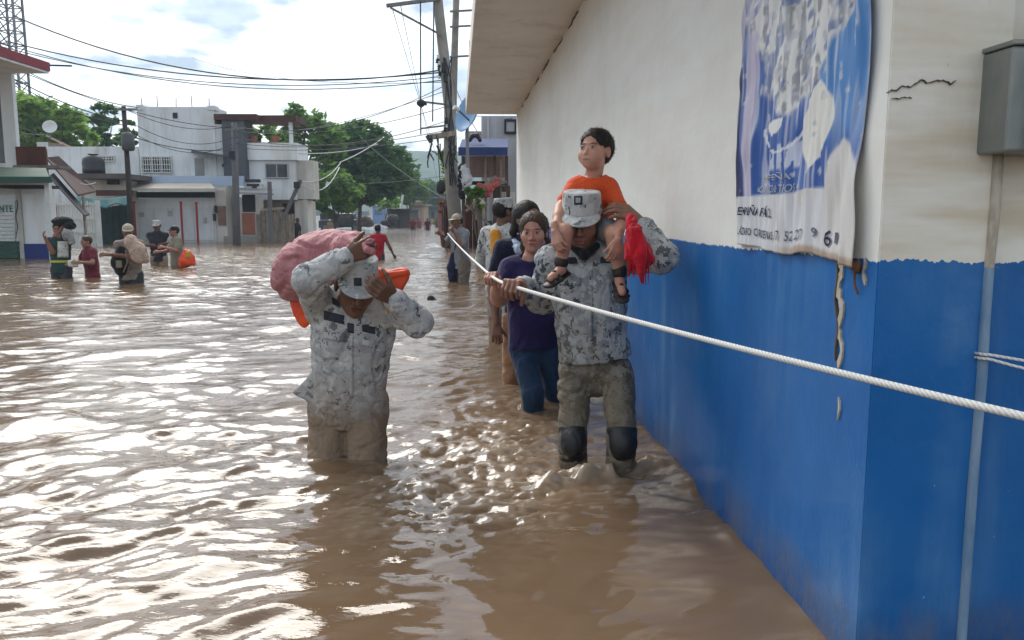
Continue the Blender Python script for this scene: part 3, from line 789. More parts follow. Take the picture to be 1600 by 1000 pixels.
# ------------------------------------------------------------------ people
def frame(fwd, up):
    f = nrm(fwd); r = nrm(np.cross(f, up)); u = np.cross(r, f)
    return np.stack([r, f, u])                                    # rows: right, forward, up of the figure
def head_vol(c, M, s=1.0, neck=None, child=False, female=False):
    V_ = Vol(); T = lambda x, y, z: c + s * (x * M[0] + y * M[1] + z * M[2])
    V_.ell(T(0, -.014, .032), s * A(.077, .097, .084), M, .01)
    if child:
        V_.ell(T(0, .028, -.040), s * A(.064, .062, .066), M, .03); V_.ball(T(0, .066, -.082), s * .020, .03)
        for e in (-1, 1): V_.ball(T(e * .040, .054, -.036), s * .024, .03)
    else:
        jw = .062 if female else .060
        V_.ell(T(0, .026, -.045), s * A(jw, .062, .074), M, .03); V_.ball(T(0, .068, -.098), s * .021, .03)
        for e in (-1, 1): V_.ball(T(e * .042, .058, -.024), s * .024, .03); V_.seg(T(e * .052, .0, -.065), T(e * .02, .055, -.098), s * .018, s * .016, .025)
    V_.seg(T(-.034, .082, .024), T(.034, .082, .024), s * (.006 if female or child else .011), k=.02)
    for e in (-1, 1): V_.ball(T(e * .033, .104, .002), s * .019, .012, sub=True)
    if child:
        V_.seg(T(0, .086, .000), T(0, .097, -.030), s * .005, s * .0100, .014); V_.seg(T(-.009, .091, -.032), T(.009, .091, -.032), s * .008, k=.006)
    else:
        V_.seg(T(0, .088, .012), T(0, .103 if female else .109, -.030), s * (.005 if female else .007), s * (.0098 if female else .0115), .012)
        for e in (-1, 1): V_.ball(T(e * .012, .094, -.034), s * .009, .008)
    V_.seg(T(-.019, .086, -.059), T(.019, .086, -.059), s * .0075, k=.006); V_.seg(T(-.016, .086, -.071), T(.016, .086, -.071), s * .009, k=.006)
    V_.seg(T(-.024, .094, -.0655), T(.024, .094, -.0655), s * .0022, k=.004, sub=True)
    for e in (-1, 1):
        V_.ball(T(e * .032, .077, .003), s * .0135, .003)
        V_.ell(T(e * .078, -.010, -.008), s * A(.010, .020, .032), M, .008)
        V_.ell(T(e * .090, -.004, -.006), s * A(.008, .010, .018), M, .004, sub=True)
    if neck is not None:
        V_.seg(T(0, -.022, -.055), neck, s * (.047 if female or child else .055), s * (.050 if female or child else .058), .03)
    return V_
def head_cols(v, c, M, s, skin, lips=None, brow=(.035, .022, .016), beard=None, female=False):
    """paint lips, brows and eyes: the colours of the face itself"""
    L = (v - c) @ M.T / s; x, y, z = L.T
    C_ = np.tile(np.array(skin, float), (len(v), 1))
    def put(mk, col): C_[:] = C_ * (1 - mk[:, None]) + np.array(col) * mk[:, None]
    fr_ = (y > .05)
    put(.25 * np.exp(-((np.abs(x) - .042) / .02) ** 2 - ((z + .03) / .02) ** 2) * fr_, hue(skin, .9) if lips is None else (skin[0], skin[1] * .7, skin[2] * .65))
    lp = lips or (skin[0] * .85, skin[1] * .58, skin[2] * .58)
    put(np.exp(-(x / .021) ** 4 - ((z + .065) / .0105) ** 4) * fr_, lp)
    put(np.exp(-(x / .024) ** 6 - ((z + .0655) / .0022) ** 2) * fr_, hue(lp, .35))
    if beard: put(np.clip(sstep(-.03, -.06, z), 0, 1) * (y > -.01) * .55 * (1 - np.exp(-(x / .021) ** 4 - ((z + .065) / .011) ** 4)), beard)
    ax_ = np.abs(x)
    put(np.exp(-((ax_ - .033) / .019) ** 4 - ((z - .024 - .10 * (ax_ - .03) * -1) / .0048) ** 2) * fr_ * .9, brow)
    put(np.exp(-((ax_ - .032) / .0135) ** 4 - ((z - .003) / .0062) ** 4) * fr_ * .9, (.42, .37, .34))
    put(np.exp(-((ax_ - .032) / .0078) ** 4 - ((z - .003) / .0066) ** 4) * fr_, (.02, .013, .01))
    put(np.exp(-((ax_ - .032) / .0155) ** 6 - ((z - .0095) / .0022) ** 2) * fr_ * .9, (.03, .02, .018))
    return C_
def hand_parts(V_, w, d, n, th, s=1.0, curl=(.6, .7, .5), spread=.1, thumb=(.6, .5), tcurl=.5):
    """w wrist, d towards the fingers, n out of the palm, th towards the thumb; curls bend the fingers to the palm"""
    d, n = nrm(d), nrm(n); n = nrm(n - d * np.dot(n, d)); t = nrm(np.cross(d, n)); t = t if np.dot(t, th) > 0 else -t
    pk = w + d * .082 * s
    V_.seg(w - d * .05 * s, w + d * .01 * s, .027 * s, .025 * s, .02, n, .78)
    for e in (-.027, -.009, .009, .027):
        V_.seg(w + d * .012 * s + t * e * .55 * s, pk + t * e * s - d * abs(e) * .15, .016 * s, .0125 * s, .012, n, .9)
    V_.seg(w + d * .02 * s + t * .018 * s + n * .006 * s, w + d * .05 * s + t * .034 * s + n * .012 * s, .017 * s, .015 * s, .014)
    ln = {-1: (.036, .022, .018), 0: (.043, .027, .020), 1: (.047, .029, .021), 2: (.042, .026, .020)}
    for i, e in ((-1, -.029), (0, -.0098), (1, .0098), (2, .029)):
        p = pk + t * e * s - d * .010 * s * (i == -1); a = 0.0; dd = nrm(d + t * spread * e / .029 * .5)
        for j, L in enumerate(ln[i]):
            a += curl[j] * (1 + .06 * i)
            q_ = p + s * L * (dd * math.cos(a) + n * math.sin(a))
            V_.seg(p, q_, (.0098 - .0010 * j) * s, (.0090 - .0012 * j) * s, .003); p = q_
    p = w + d * .030 * s + t * .026 * s + n * .008 * s; dd = nrm(d * math.cos(thumb[0]) + t * math.sin(thumb[0])); a = thumb[1] * .5
    for j, L in enumerate((.040, .032, .026)):
        q_ = p + s * L * nrm(dd * math.cos(a) + n * math.sin(a)); V_.seg(p, q_, (.0130 - .0015 * j) * s, (.0115 - .0018 * j) * s, .006); p = q_; a += tcurl
    return V_
msk = {}
def skin_mat(name, rough=.5):
    if name in MATS: return MATS[name]
    m, t = newmat(name)
    at = t.n('ShaderNodeVertexColor'); at.layer_name = 'Col'
    c = t.mix(t.ramp(t.noise(18, 4, .6), [(.35, 0), (.7, .35)]), at.outputs['Color'], (.55, .33, .25), 'MULTIPLY')
    t.base(c); t.rough(rough)
    t.b.inputs['Specular IOR Level'].default_value = .35; t.b.inputs['Subsurface Weight'].default_value = .08; t.b.inputs['Subsurface Radius'].default_value = (.012, .005, .003)
    t.bump(t.noise(260, 3, .5), .08, .002)
    return m
def hair_mat(name, col):
    if name in MATS: return MATS[name]
    m, t = newmat(name)
    st = t.noise(90, 4, .6, t.mapp((1, 1, .2)))
    t.base(t.ramp(st, [(.3, hue(col, .6)), (.7, hue(col, 1.6))])); t.rough(.5); t.b.inputs['Specular IOR Level'].default_value = .3
    t.bump(st, .7, .008); return m

def person(name_label, J, skin, parts, h=.008, hh=.0036, s=1.0, hands=None, female=False, child=False, beard=None, build=1.0, cat='person', group=None, hscale=1.0, legs=True, neckr=None, armr=1.0, legr=1.0, lips=None):
    """J: joints in world coordinates. parts: list of garment builders called with (J, root)"""
    s = J['s']; bare = J.get('bare', .86)
    hip = (J['hA'] + J['hB']) / 2; foot = (J['aA'] + J['aB']) / 2
    root = thing('person', name_label, cat, (foot[0], foot[1], min(J['aA'][2], J['aB'][2]) - .07 * s), group)
    M = frame(J['hf'], J['hu'])
    chest = (J['sA'] + J['sB']) / 2
    tr = nrm(J['sB'] - J['sA']); tu = nrm(J['neck'] - hip); tf = nrm(np.cross(tr, tu))
    J['chest'], J['hip'], J['tr'], J['tu'], J['tf'] = chest, hip, tr, tu, tf
    sk = np.array(skin, float)
    V_ = Vol(); b_ = build * s
    V_.chain([hip, hip * .55 + chest * .45, chest * .8 + hip * .2, chest], [.118 * b_, .105 * b_, .115 * b_, .085 * b_], .05, tf, .66)
    V_.seg(J['sA'] * .8 + chest * .2, J['sB'] * .8 + chest * .2, .050 * b_, k=.04); V_.seg(chest, J['neck'], .060 * b_, .048 * s, .03)
    for e in 'AB':
        V_.chain([J['s' + e], J['e' + e], J['w' + e]], [.052 * b_ * armr, .040 * b_ * armr, .027 * s], .02)
        V_.seg(J['e' + e], J['e' + e] * .65 + J['w' + e] * .35, .040 * b_ * armr, .041 * b_ * armr, .02)
        if legs:
            V_.chain([J['h' + e], J['k' + e], J['a' + e]], [.085 * b_ * legr * bare, .055 * s * legr * bare, .038 * s], .03)
            V_.seg(J['k' + e] * .8 + J['a' + e] * .2, J['k' + e] * .55 + J['a' + e] * .45, .054 * s * legr * bare, .052 * s * legr * bare, .03)
            ft = J.get('f' + e, nrm(J['tf'] * A(1, 1, 0)))
            V_.seg(J['a' + e] + A(0, 0, -.035 * s), J['a' + e] + ft * .14 * s + A(0, 0, -.045 * s), .036 * s, .026 * s, .03)
    bv, bq = V_.mesh(h)
    hs = s * hscale
    hv, hq = head_vol(J['head'], M, hs, J['neck'] - tu * .02, child, female).mesh(hh)
    hv = relax(hv, hq, 1, .35)
    cols = [np.tile(sk, (len(bv), 1)), head_cols(hv, J['head'], M, hs, skin, lips, beard=beard)]
    ms_ = [(bv, bq), (hv, hq)]
    for hd in (hands or []):
        Hn = Vol(); hand_parts(Hn, **hd); v1, q1 = Hn.mesh(hh); ms_.append((relax(v1, q1, 1, .4), q1)); cols.append(np.tile(sk * .95, (len(v1), 1)))
    v, q = joinm(ms_)
    J['M'] = M; J['hs'] = hs
    wmesh('body', v, q, skin_mat('skin'), root, True, np.concatenate(cols))
    for fn in parts: fn(J, root)
    return root
def gar(name, V_, h, material, root, amp=.004, scale=9, seed=1, rel=1, drag=(1, 1, .6)):
    v, q = V_.mesh(h)
    if rel: v = relax(v, q, rel, .4)
    if amp: v = folds(v, q, amp, scale, seed, drag); v = folds(v, q, amp * .5, scale * 2.1, seed + 9, (drag[0], drag[1], drag[2] * 1.9))
    return wmesh(name, v, q, material, root, True)
def shirt(material, h=.008, loose=1.0, sleeve=.5, arm=1.0, fscale=9, hem=None, collar=False, amp=.004, seed=1, belly=0, bust=0, name='shirt', neckcut=.0, flare=1.0):
    def fn(J, root):
        hip, chest, tf, tr, tu, s = J['hip'], J['chest'], J['tf'], J['tr'], J['tu'], J['s']
        b_ = s * loose * J.get('build', 1); V_ = Vol()
        hm = hip - tu * .10 * s if hem is None else hem
        V_.chain([hm, hip * .5 + chest * .5, chest * .8 + hip * .2, chest * .96 + J['neck'] * .04], [.160 * b_ * flare, .142 * b_, .150 * b_, .108 * b_], .06, tf, .72)
        V_.seg(J['sA'] * .82 + chest * .18, J['sB'] * .82 + chest * .18, .072 * b_, k=.05)
        V_.seg(chest, J['neck'] - tu * .015, .085 * s, .064 * s, .04)
        if belly: V_.ell(hip * .6 + chest * .4 + tf * .05 * s, A(.13, .10, .15) * s * belly, np.stack([tr, tf, tu]), .06)
        if bust:
            for e in (-1, 1): V_.ball(chest * .78 + hip * .22 + tf * .075 * s + tr * e * .075 * s, .075 * s * bust, .05)
        for e in 'AB':
            sh, el, wr = J['s' + e], J['e' + e], J['w' + e]
            if sleeve <= 1: V_.seg(sh, sh + (el - sh) * sleeve, .066 * s * arm, .062 * s * arm, .03)
            else:
                V_.seg(sh, el, .067 * s * arm, .058 * s * arm, .03); V_.seg(el, el + (wr - el) * (sleeve - 1), .059 * s * arm, .046 * s * arm, .025)
        V_.ball(J['neck'] + tu * .03 * s + tf * .012 * s, (.052 + neckcut) * s, .012, sub=True)
        V_.cut(hm, -tu * 1.0, .004)
        for e in 'AB':
            sh, el, wr = J['s' + e], J['e' + e], J['w' + e]
        gar(name, V_, h, material, root, amp * s, fscale, seed)
        if collar:
            C_ = Vol(); nk = J['neck']; 
            for e in (-1, 1):
                C_.chain([nk - tf * .045 * s + tu * .022 * s, nk + tr * e * .052 * s + tu * .018 * s - tf * .005 * s, nk + tr * e * .042 * s + tf * .045 * s - tu * .012 * s, nk + tr * e * .022 * s + tf * .088 * s - tu * .062 * s], [.013 * s, .015 * s, .017 * s, .013 * s], .012)
                C_.seg(nk + tr * e * .050 * s + tf * .040 * s - tu * .022 * s, nk + tr * e * .062 * s + tf * .078 * s - tu * .070 * s, .016 * s, .006 * s, .014)
            gar('collar', C_, min(h, .006), material, root, .001, 20, seed + 5)
    return fn
def trousers(material, h=.009, loose=1.0, length=1.85, amp=.006, seed=3, name='trousers', top=.08, fs=8):
    def fn(J, root):
        hip, tf, tu, s = J['hip'], J['tf'], J['tu'], J['s']; b_ = s * loose * J.get('build', 1); V_ = Vol()
        V_.seg(hip + tu * top * s, hip - A(0, 0, .02) * s, .140 * b_, .148 * b_, .05, tf, .74)
        for e in 'AB':
            h_, k_, a_ = J['h' + e], J['k' + e], J['a' + e]
            if length <= 1: V_.seg(h_ - A(0, 0, .02), h_ + (k_ - h_) * length, .096 * b_, .088 * b_, .02)
            else:
                V_.seg(h_ - A(0, 0, .02), k_, .096 * b_, .078 * b_, .02); V_.seg(k_, k_ + (a_ - k_) * (length - 1), .078 * b_, .068 * b_, .02)
        gar(name, V_, h, material, root, amp * s, fs, seed, drag=(1, 1, 1.1))
    return fn
def hair(material, style='short', h=.005, wisps=0):
    def fn(J, root):
        c, M, s = J['head'], J['M'], J['hs']; T = lambda x, y, z: c + s * (x * M[0] + y * M[1] + z * M[2]); V_ = Vol()
        if style == 'short':
            V_.ell(T(0, -.019, .042), s * A(.086, .105, .087), M, .01); V_.ell(T(0, -.045, .01), s * A(.078, .072, .085), M, .02)
            V_.ell(T(0, .112, -.020), s * A(.080, .078, .094), M, .010, sub=True)
            for e in (-1, 1): V_.ball(T(e * .085, -.005, -.015), s * .030, .01, sub=True)
            V_.cut(T(0, -.05, -.065), -M[2] - .5 * M[1])
        else:
            V_.ell(T(0, -.022, .038), s * A(.091, .107, .094), M, .01); V_.ell(T(0, -.050, -.01), s * A(.087, .074, .10), M, .02)
            V_.ell(T(0, -.125, .045), s * A(.042, .04, .042), M, .02)
            V_.chain([T(.05, -.07, -.02), T(.075, -.075, -.09), T(.07, -.06, -.16)], [s * .03, s * .026, s * .012], .02); V_.chain([T(-.05, -.07, -.02), T(-.072, -.08, -.09)], [s * .03, s * .022], .02)
            V_.ell(T(0, .125, -.022), s * A(.084, .094, .112), M, .012, sub=True)
            V_.cut(T(0, -.05, -.19), -M[2] - .5 * M[1])
        o = gar('hair', V_, h, material, root, .003 * s, 45, 4, 0, (1, 1, 1))
        if wisps:
            me = o.data; n = len(me.vertices); co = np.empty(n * 3, np.float32); me.vertices.foreach_get('co', co); co = co.reshape(-1, 3).astype(float)
            nr = np.empty(n * 3, np.float32); me.vertices.foreach_get('normal', nr); nr = nr.reshape(-1, 3).astype(float)
            rg = np.random.default_rng(3); ix = rg.choice(n, min(wisps, n), replace=n < wisps); p, nn = co[ix], nr[ix]
            fl = nrm(-M[2] * .8 + (M[1] * .5 if style == 'short' else -M[1] * .8)); tg = fl - nn * (nn @ fl)[:, None] + rg.normal(0, .35, (len(ix), 3)); tg /= np.linalg.norm(tg, axis=1)[:, None] + 1e-9
            sd = np.cross(tg, nn); L = s * rg.uniform(.012, .022, len(ix))[:, None]; w_ = s * .0011
            q0 = p - nn * .002; q1 = p + tg * L * .5 + nn * L * (.16 if style == 'short' else .10); q2 = p + tg * L + nn * L * (.10 if style == 'short' else .04)
            vs = np.stack([q0 - sd * w_, q0 + sd * w_, q1 + sd * w_ * .8, q2, q1 - sd * w_ * .8], 1).reshape(-1, 3)
            k = np.arange(len(ix))[:, None] * 5; fs = np.concatenate([k + np.array([[0, 1, 2, 4]]), k + np.array([[4, 2, 3, 3]])])
            fs = [tuple(f[:4]) if f[2] != f[3] else tuple(f[:3]) for f in fs.tolist()]
            off = np.array(root.location); tag(wmesh('hair_strands', vs + off, fs, material, root, True), kind='stuff')
    return fn
def slab(name, px, y, th, material, parent, back=0.0, bevel=.012):
    """padded flat piece: an outline given at distance y, th metres thick"""
    f = [P(u, v, y) for u, v in px]; n = len(f)
    vs = f + [p + A(0, th, 0) for p in f]
    fs = [tuple(range(n))[::-1], tuple(range(n, 2 * n))] + [(i, (i + 1) % n, n + (i + 1) % n, n + i) for i in range(n)]
    o = wmesh(name, vs, fs, material, parent, True)
    b = o.modifiers.new('bevel', 'BEVEL'); b.width = bevel; b.segments = 3; b.limit_method = 'ANGLE'
    return o
def cap(material, h=.005, style='field', emblem=None, tilt=0.0):
    def fn(J, root):
        c, M, s = J['head'], J['M'], J['hs']; T = lambda x, y, z: c + s * (x * M[0] + y * M[1] + z * M[2]); V_ = Vol()
        if style == 'field':        # stiff-sided field cap with a short brim
            V_.seg(T(0, -.012, .035), T(0, -.014, .098), .100 * s, .092 * s, .01, M[0], .90)
            V_.cut(T(0, -.014, .128), M[2] - .06 * M[1]); V_.cut(T(0, -.012, .036), -M[2] + .02 * M[1])
            brim = [(-.072, .058, .018), (-.050, .125, -.004), (0, .150, -.006), (.050, .125, -.004), (.072, .058, .018)]
        else:
            V_.ell(T(0, -.012, .045), s * A(.088, .104, .082), M, .01); V_.cut(T(0, -.012, .022), -M[2] - .05 * M[1])
            brim = [(-.066, .060, .022), (-.050, .135, .010), (0, .165, .008), (.050, .135, .010), (.066, .060, .022)]
        o = gar('cap_crown', V_, h, material, root, .0015 * s, 20, 6)
        B = Vol(); an = R(-16 if style == 'field' else -10); fx = M[1] * math.cos(an) + M[2] * math.sin(an); ux = -M[1] * math.sin(an) + M[2] * math.cos(an); Mb = np.stack([M[0], fx, ux])
        B.ell(T(0, .058, .036), s * A(.086, .094, .012), Mb, .004); B.cut(T(0, .045, .02), -M[1])
        gar('cap_brim', B, h * .8, material, root, 0, 9, 1)
    return fn

# ------------------------------------------------------------------ uniform camouflage
def camo(name, base, mid, dark, z0=.1, z1=.5, mud=(.20, .15, .105), muddy=.85, thr=(.44, .56)):
    m, t = newmat(name)
    co = t.n('ShaderNodeNewGeometry').outputs['Position']
    sn = t.n('ShaderNodeVectorMath', operation='SNAP'); t.l(co, sn.inputs[0]); sn.inputs[1].default_value = (.007, .007, .007)
    q = sn.outputs[0]
    a = t.noise(17, 3, .62, t.mapp((1, 1, 1.3), src=q)); b = t.noise(27, 3, .6, t.mapp(loc=(5, 2, 8), src=q)); d = t.noise(6, 2, .5, t.mapp(loc=(1, 7, 3), src=co))
    c = t.mix(t.ramp(a, [(0, 0), (thr[0], 0), (thr[0] + .001, .0), (.52, 1)], True), base, mid)
    c = t.mix(t.ramp(t.math('ADD', b, t.math('MULTIPLY', t.math('SUBTRACT', d, .5), .42)), [(0, 0), (thr[1] + .035, 1)], True), c, dark)
    c = t.mix(t.ramp(t.noise(20, 2, .5, t.mapp(loc=(9, 9, 2), src=q)), [(0, 0), (.60, 1)], True), c, hue(base, 1.22))
    c = t.mix(t.ramp(t.noise(4, 5, .6, co), [(.35, 0), (.75, .5)]), c, hue(base, .95))
    zz = t.math('ADD', t.z(co), t.math('MULTIPLY', t.math('SUBTRACT', t.noise(5, 5, .65, co), .5), .55))
    mr = t.n('ShaderNodeMapRange'); mr.inputs[1].default_value = z1; mr.inputs[2].default_value = z0; mr.inputs[3].default_value = 0; mr.inputs[4].default_value = muddy
    t.l(zz, mr.inputs[0]); c = t.mix(mr.outputs[0], c, mud)
    spl = t.ramp(t.noise(11, 5, .7, t.mapp(loc=(3, 3, 3), src=co)), [(.60, 0), (.70, .45)]); c = t.mix(spl, c, mud)
    t.base(c); t.rough(.82); t.b.inputs['Specular IOR Level'].default_value = .22
    n = t.bump(t.noise(13, 3, .5, t.mapp((1, 1, .6), rot=(.3, .4, .2), src=co), dist=1.4), .55, .022)
    n = t.bump(t.noise(34, 3, .5, t.mapp((1, 1, .5), rot=(.5, .2, .2), src=co), dist=1), .35, .008, n)
    t.bump(t.noise(420, 2), .10, .002, n)
    return m
camoA = camo('camo_pale', (.45, .455, .445), (.335, .345, .36), (.055, .06, .075), .10, .46, (.235, .165, .11), .95, (.46, .575))
camoB = camo('camo_grey', (.42, .435, .435), (.245, .265, .29), (.030, .036, .05), .30, .78, (.165, .135, .098), .80, (.42, .525))
camoAt = camo('camo_pale_wet', (.42, .42, .40), (.30, .30, .30), (.055, .06, .07), .16, .55, (.215, .15, .10), .97, (.46, .575))
camoBt = camo('camo_grey_wet', (.30, .29, .255), (.19, .18, .155), (.030, .032, .036), .25, 1.1, (.150, .118, .078), .85, (.42, .52))
mblack = mat('black_rubber', (.012, .012, .014), .5, .3, 20, .3, 80)
mnavy_t = cloth('black_tee', (.012, .012, .016))
mpatch = mat('patch_thread', (.035, .04, .055), .9, .3, 60, .3, 200)
mpatch_l = mat('patch_pale', (.34, .36, .38), .9, .2, 60, .3, 200)

def surf_patch(name, quad, lift, material, root, n=6):
    """small sewn patch: rounded plate between four corners"""
    q = [np.array(c, float) for c in quad]; nn = nrm(np.cross(q[1] - q[0], q[3] - q[0])); 
    if nn[1] > 0: nn = -nn
    b = MB(); b.hexa([q[0] - nn * .012, q[1] - nn * .012, q[2] - nn * .012, q[3] - nn * .012] + [c + nn * lift for c in q])
    return b.build(name, material, root, bevel=.002)
def raycast_front(root, names, u, v):
    """first point of the named parts seen along a photo pixel"""
    o = Vector((0, 0, CAM_H)); d = (Vector(P(u, v, 1.0)) - o).normalized(); best = None
    for ch in root.children:
        if ch.name.split('.')[0] not in names: continue
        off = root.location
        ok, loc, nr, _ = ch.ray_cast(o - off, d)
        if ok and (best is None or (loc + off - o).length < best[0]): best = ((loc + off - o).length, loc + off, nr)
    return (np.array(best[1]), np.array(best[2])) if best else None
def px_patch(name, root, over, u0, v0, u1, v1, material, lift=.0025, n=(7, 5), skew=0):
    """flat badge following the cloth, outlined by photo pixels at a place on the garment"""
    vs = []; ok = True
    for j in range(n[1]):
        for i in range(n[0]):
            a, b = i / (n[0] - 1), j / (n[1] - 1)
            r = raycast_front(root, over, u0 + (u1 - u0) * a + skew * (b - .5) * 0, v1 + (v0 - v1) * b + skew * (a - .5))
            if r is None: return None
            nn = nrm(r[1] + A(0, -.6, 0)); vs.append(r[0] + nn * lift)
    f = gridfaces(n[1], n[0]); v = np.array(vs)
    o = wmesh(name, v, f, material, root, True)
    so = o.modifiers.new('thickness', 'SOLIDIFY'); so.thickness = .003; so.offset = -1
    return o

# ------------------------------------------------------------------ the man carrying the sack
D = 3.62
JL = dict(s=1.02, hA=P(514, 622, D + .06), hB=P(572, 624, D + .06), neck=P(552, 466, D - .12),
    sA=P(500, 478, D - .10), sB=P(615, 480, D - .08), eA=P(482, 436, D - .33), wA=P(541, 402, D - .36),
    eB=P(652, 503, D - .28), wB=P(616, 467, D - .38), head=P(556, 446, D - .22), hf=A(.28, -.88, -.36), hu=A(.22, -.38, .9), build=1.02)
JL['kA'] = P(516, 715, D - .05) + A(-.01, -.02, -.13); JL['kB'] = P(574, 716, D - .05) + A(.01, -.06, -.13)
gz = foot_z(-.75, 3.6)
JL['aA'] = A(JL['kA'][0] - .01, JL['kA'][1] + .10, gz + .07); JL['aB'] = A(JL['kB'][0] + .02, JL['kB'][1] + .02, gz + .07)
dark_skin = (.155, .080, .054)
wA, wB = JL['wA'], JL['wB']
sol = person('man in pale muddy camouflage wading with a pink sack on his shoulder', JL, dark_skin, [
    trousers(camoAt, .007, 1.04, 1.8, .0075, 3, top=.10),
    shirt(camoA, .0062, 1.10, 1.92, arm=1.06, fscale=7, hem=JL['hA'] * .5 + JL['hB'] * .5 - A(-.005, 0, .075), collar=True, amp=.0075, seed=5, name='jacket', flare=1.04),
    cap(camoA, .005), ], h=.010, hands=[
    dict(w=wA, d=P(568, 390, D - .38) - wA, n=A(.3, .75, .25), th=A(.2, -.4, .8), curl=(.75, .8, .5), s=1.0, thumb=(.5, .8)),
    dict(w=wB, d=P(594, 454, D - .44) - wB, n=A(-.2, .75, .2), th=A(-.1, 0, .9), curl=(.6, .75, .5), s=1.0, thumb=(.55, .6))], hscale=1.0, beard=None)
# flap of the loose jacket hem and the T-shirt at the neck
C_ = Vol(); hp = JL['hip']
slab('jacket_flap', [(500, 556), (478, 592), (455, 614), (464, 620), (486, 630), (506, 634)], D - .03, .035, camoA, sol, bevel=.010)
C_ = Vol(); C_.ell(P(551, 482, D - .17), A(.040, .030, .045), None, .01); gar('undershirt', C_, .006, mnavy_t, sol, 0)
for (u0, v0, u1, v1, mt, sk) in ((506, 489, 538, 503, mpatch, 8), (566, 509, 586, 520, mpatch, 4), (543, 505, 553, 520, mpatch, 2), (519, 467, 531, 478, mpatch, 6)):
    px_patch('name_tape', sol, ('jacket',), u0, v0, u1, v1, mt, .003, (7, 4), sk)
for (u0, v0, u1, v1) in ((505, 520, 540, 524), (562, 530, 588, 534)):
    px_patch('pocket_flap', sol, ('jacket',), u0, v0, u1, v1 + 8, camoA, .004, (6, 4), 5)
px_patch('placket', sol, ('jacket',), 546, 524, 552, 622, camoA, .004, (3, 14))
px_patch('cap_badge', sol, ('cap_crown', 'cap_brim'), 553, 434, 565, 447, mpatch, .002, (4, 4))

# pink sack slumped over the shoulder and back
mpink, t = newmat('pink_canvas')
cp = t.ramp(t.noise(4, 5, .6), [(.3, (.31, .115, .125)), (.55, (.40, .165, .175)), (.8, (.46, .225, .225))])
cp = t.mix(t.ramp(t.noise(7, 5, .65, t.mapp(loc=(3, 1, 2))), [(.55, 0), (.72, .5)]), cp, (.30, .14, .12))
t.base(cp); t.rough(.7); n = t.bump(t.noise(7, 4, .55, t.mapp((1, 1, .5), rot=(.2, .9, .3)), dist=1.6), .8, .05); t.bump(t.noise(30, 4, .55, dist=1), .3, .008, n)
V_ = Vol(); SD = D + .13
V_.ell(P(498, 408, SD + .03), A(.175, .15, .135), None, .03); V_.ell(P(470, 425, SD + .03), A(.125, .14, .125), None, .05)
V_.ell(P(530, 388, SD + .02), A(.135, .125, .085), None, .05); V_.ell(P(452, 440, SD + .02), A(.080, .10, .085), None, .05)
V_.chain([P(528, 392, SD - .06), P(552, 383, SD - .22), P(566, 384, D - .38)], [.085, .055, .018], .04)
V_.chain([P(566, 384, D - .38), P(576, 378, D - .38)], [.015, .026], .02)
v, q = V_.mesh(.0075); v = folds(relax(v, q, 1, .4), q, .010, 4.5, 3, (1, 1, 1.8)); v = folds(v, q, .0030, 13, 8, (1, 1, 2))
kn = P(566, 384, D - .38); dk = v - kn; rr = np.linalg.norm(dk, axis=1); an = np.arctan2(dk[:, 2], dk[:, 1]) + .5 * vnoise(v[:, 0] * 7, v[:, 1] * 7, v[:, 2] * 7, 3)
v = v + vnormals(v, q) * (.013 * np.cos(an * 11) * np.exp(-((rr - .15) / .16) ** 2) * (.6 + .4 * np.cos(an * 3)))[:, None]
sackr = thing('sack', 'bulging pink cloth sack carried on the back of the camouflaged wader', 'sack', P(498, 440, SD))
wmesh('bag', v, q, mpink, sackr, True)
V_ = Vol(); V_.chain([P(568, 383, D - .40), P(573, 390, D - .41), P(581, 393, D - .40)], [.010, .013, .016], .01); gar('tied_neck', V_, .005, mpink, sackr, .002, 25, 2)
# orange life vest hanging behind his neck
mor, t = newmat('orange_nylon'); t.base(t.ramp(t.noise(6, 4, .6), [(.3, (.62, .045, .008)), (.7, (.85, .10, .018))])); t.rough(.5)
t.bump(t.noise(11, 3, .5, dist=1), .5, .02)
myel = cloth('yellow_webbing', (.55, .30, .045))
VD = D + .05
vest = thing('life_vest', 'orange life vest slung across the back of the sack carrier', 'life vest', P(609, 470, VD))
slab('collar_pad', [(582, 416), (594, 420), (608, 423), (622, 419), (634, 419), (640, 426), (637, 438), (630, 450), (625, 461), (612, 458), (598, 453), (584, 450)], VD, .055, mor, vest, bevel=.016)
slab('collar_fold', [(584, 418), (608, 425), (636, 421), (637, 430), (610, 436), (586, 434)], VD - .016, .03, mor, vest, bevel=.010)
slab('side_pad', [(449, 464), (462, 458), (486, 470), (487, 500), (475, 515), (466, 508), (457, 492)], VD + .10, .05, mor, vest, bevel=.014)
V_ = Vol(); V_.chain([P(602, 470, D - .17), P(616, 488, D - .19), P(634, 500, D - .20)], [.020, .026, .020], .015, A(0, 1, 0), .6)
gar('webbing_strap', V_, .005, myel, vest, .002, 14, 5)

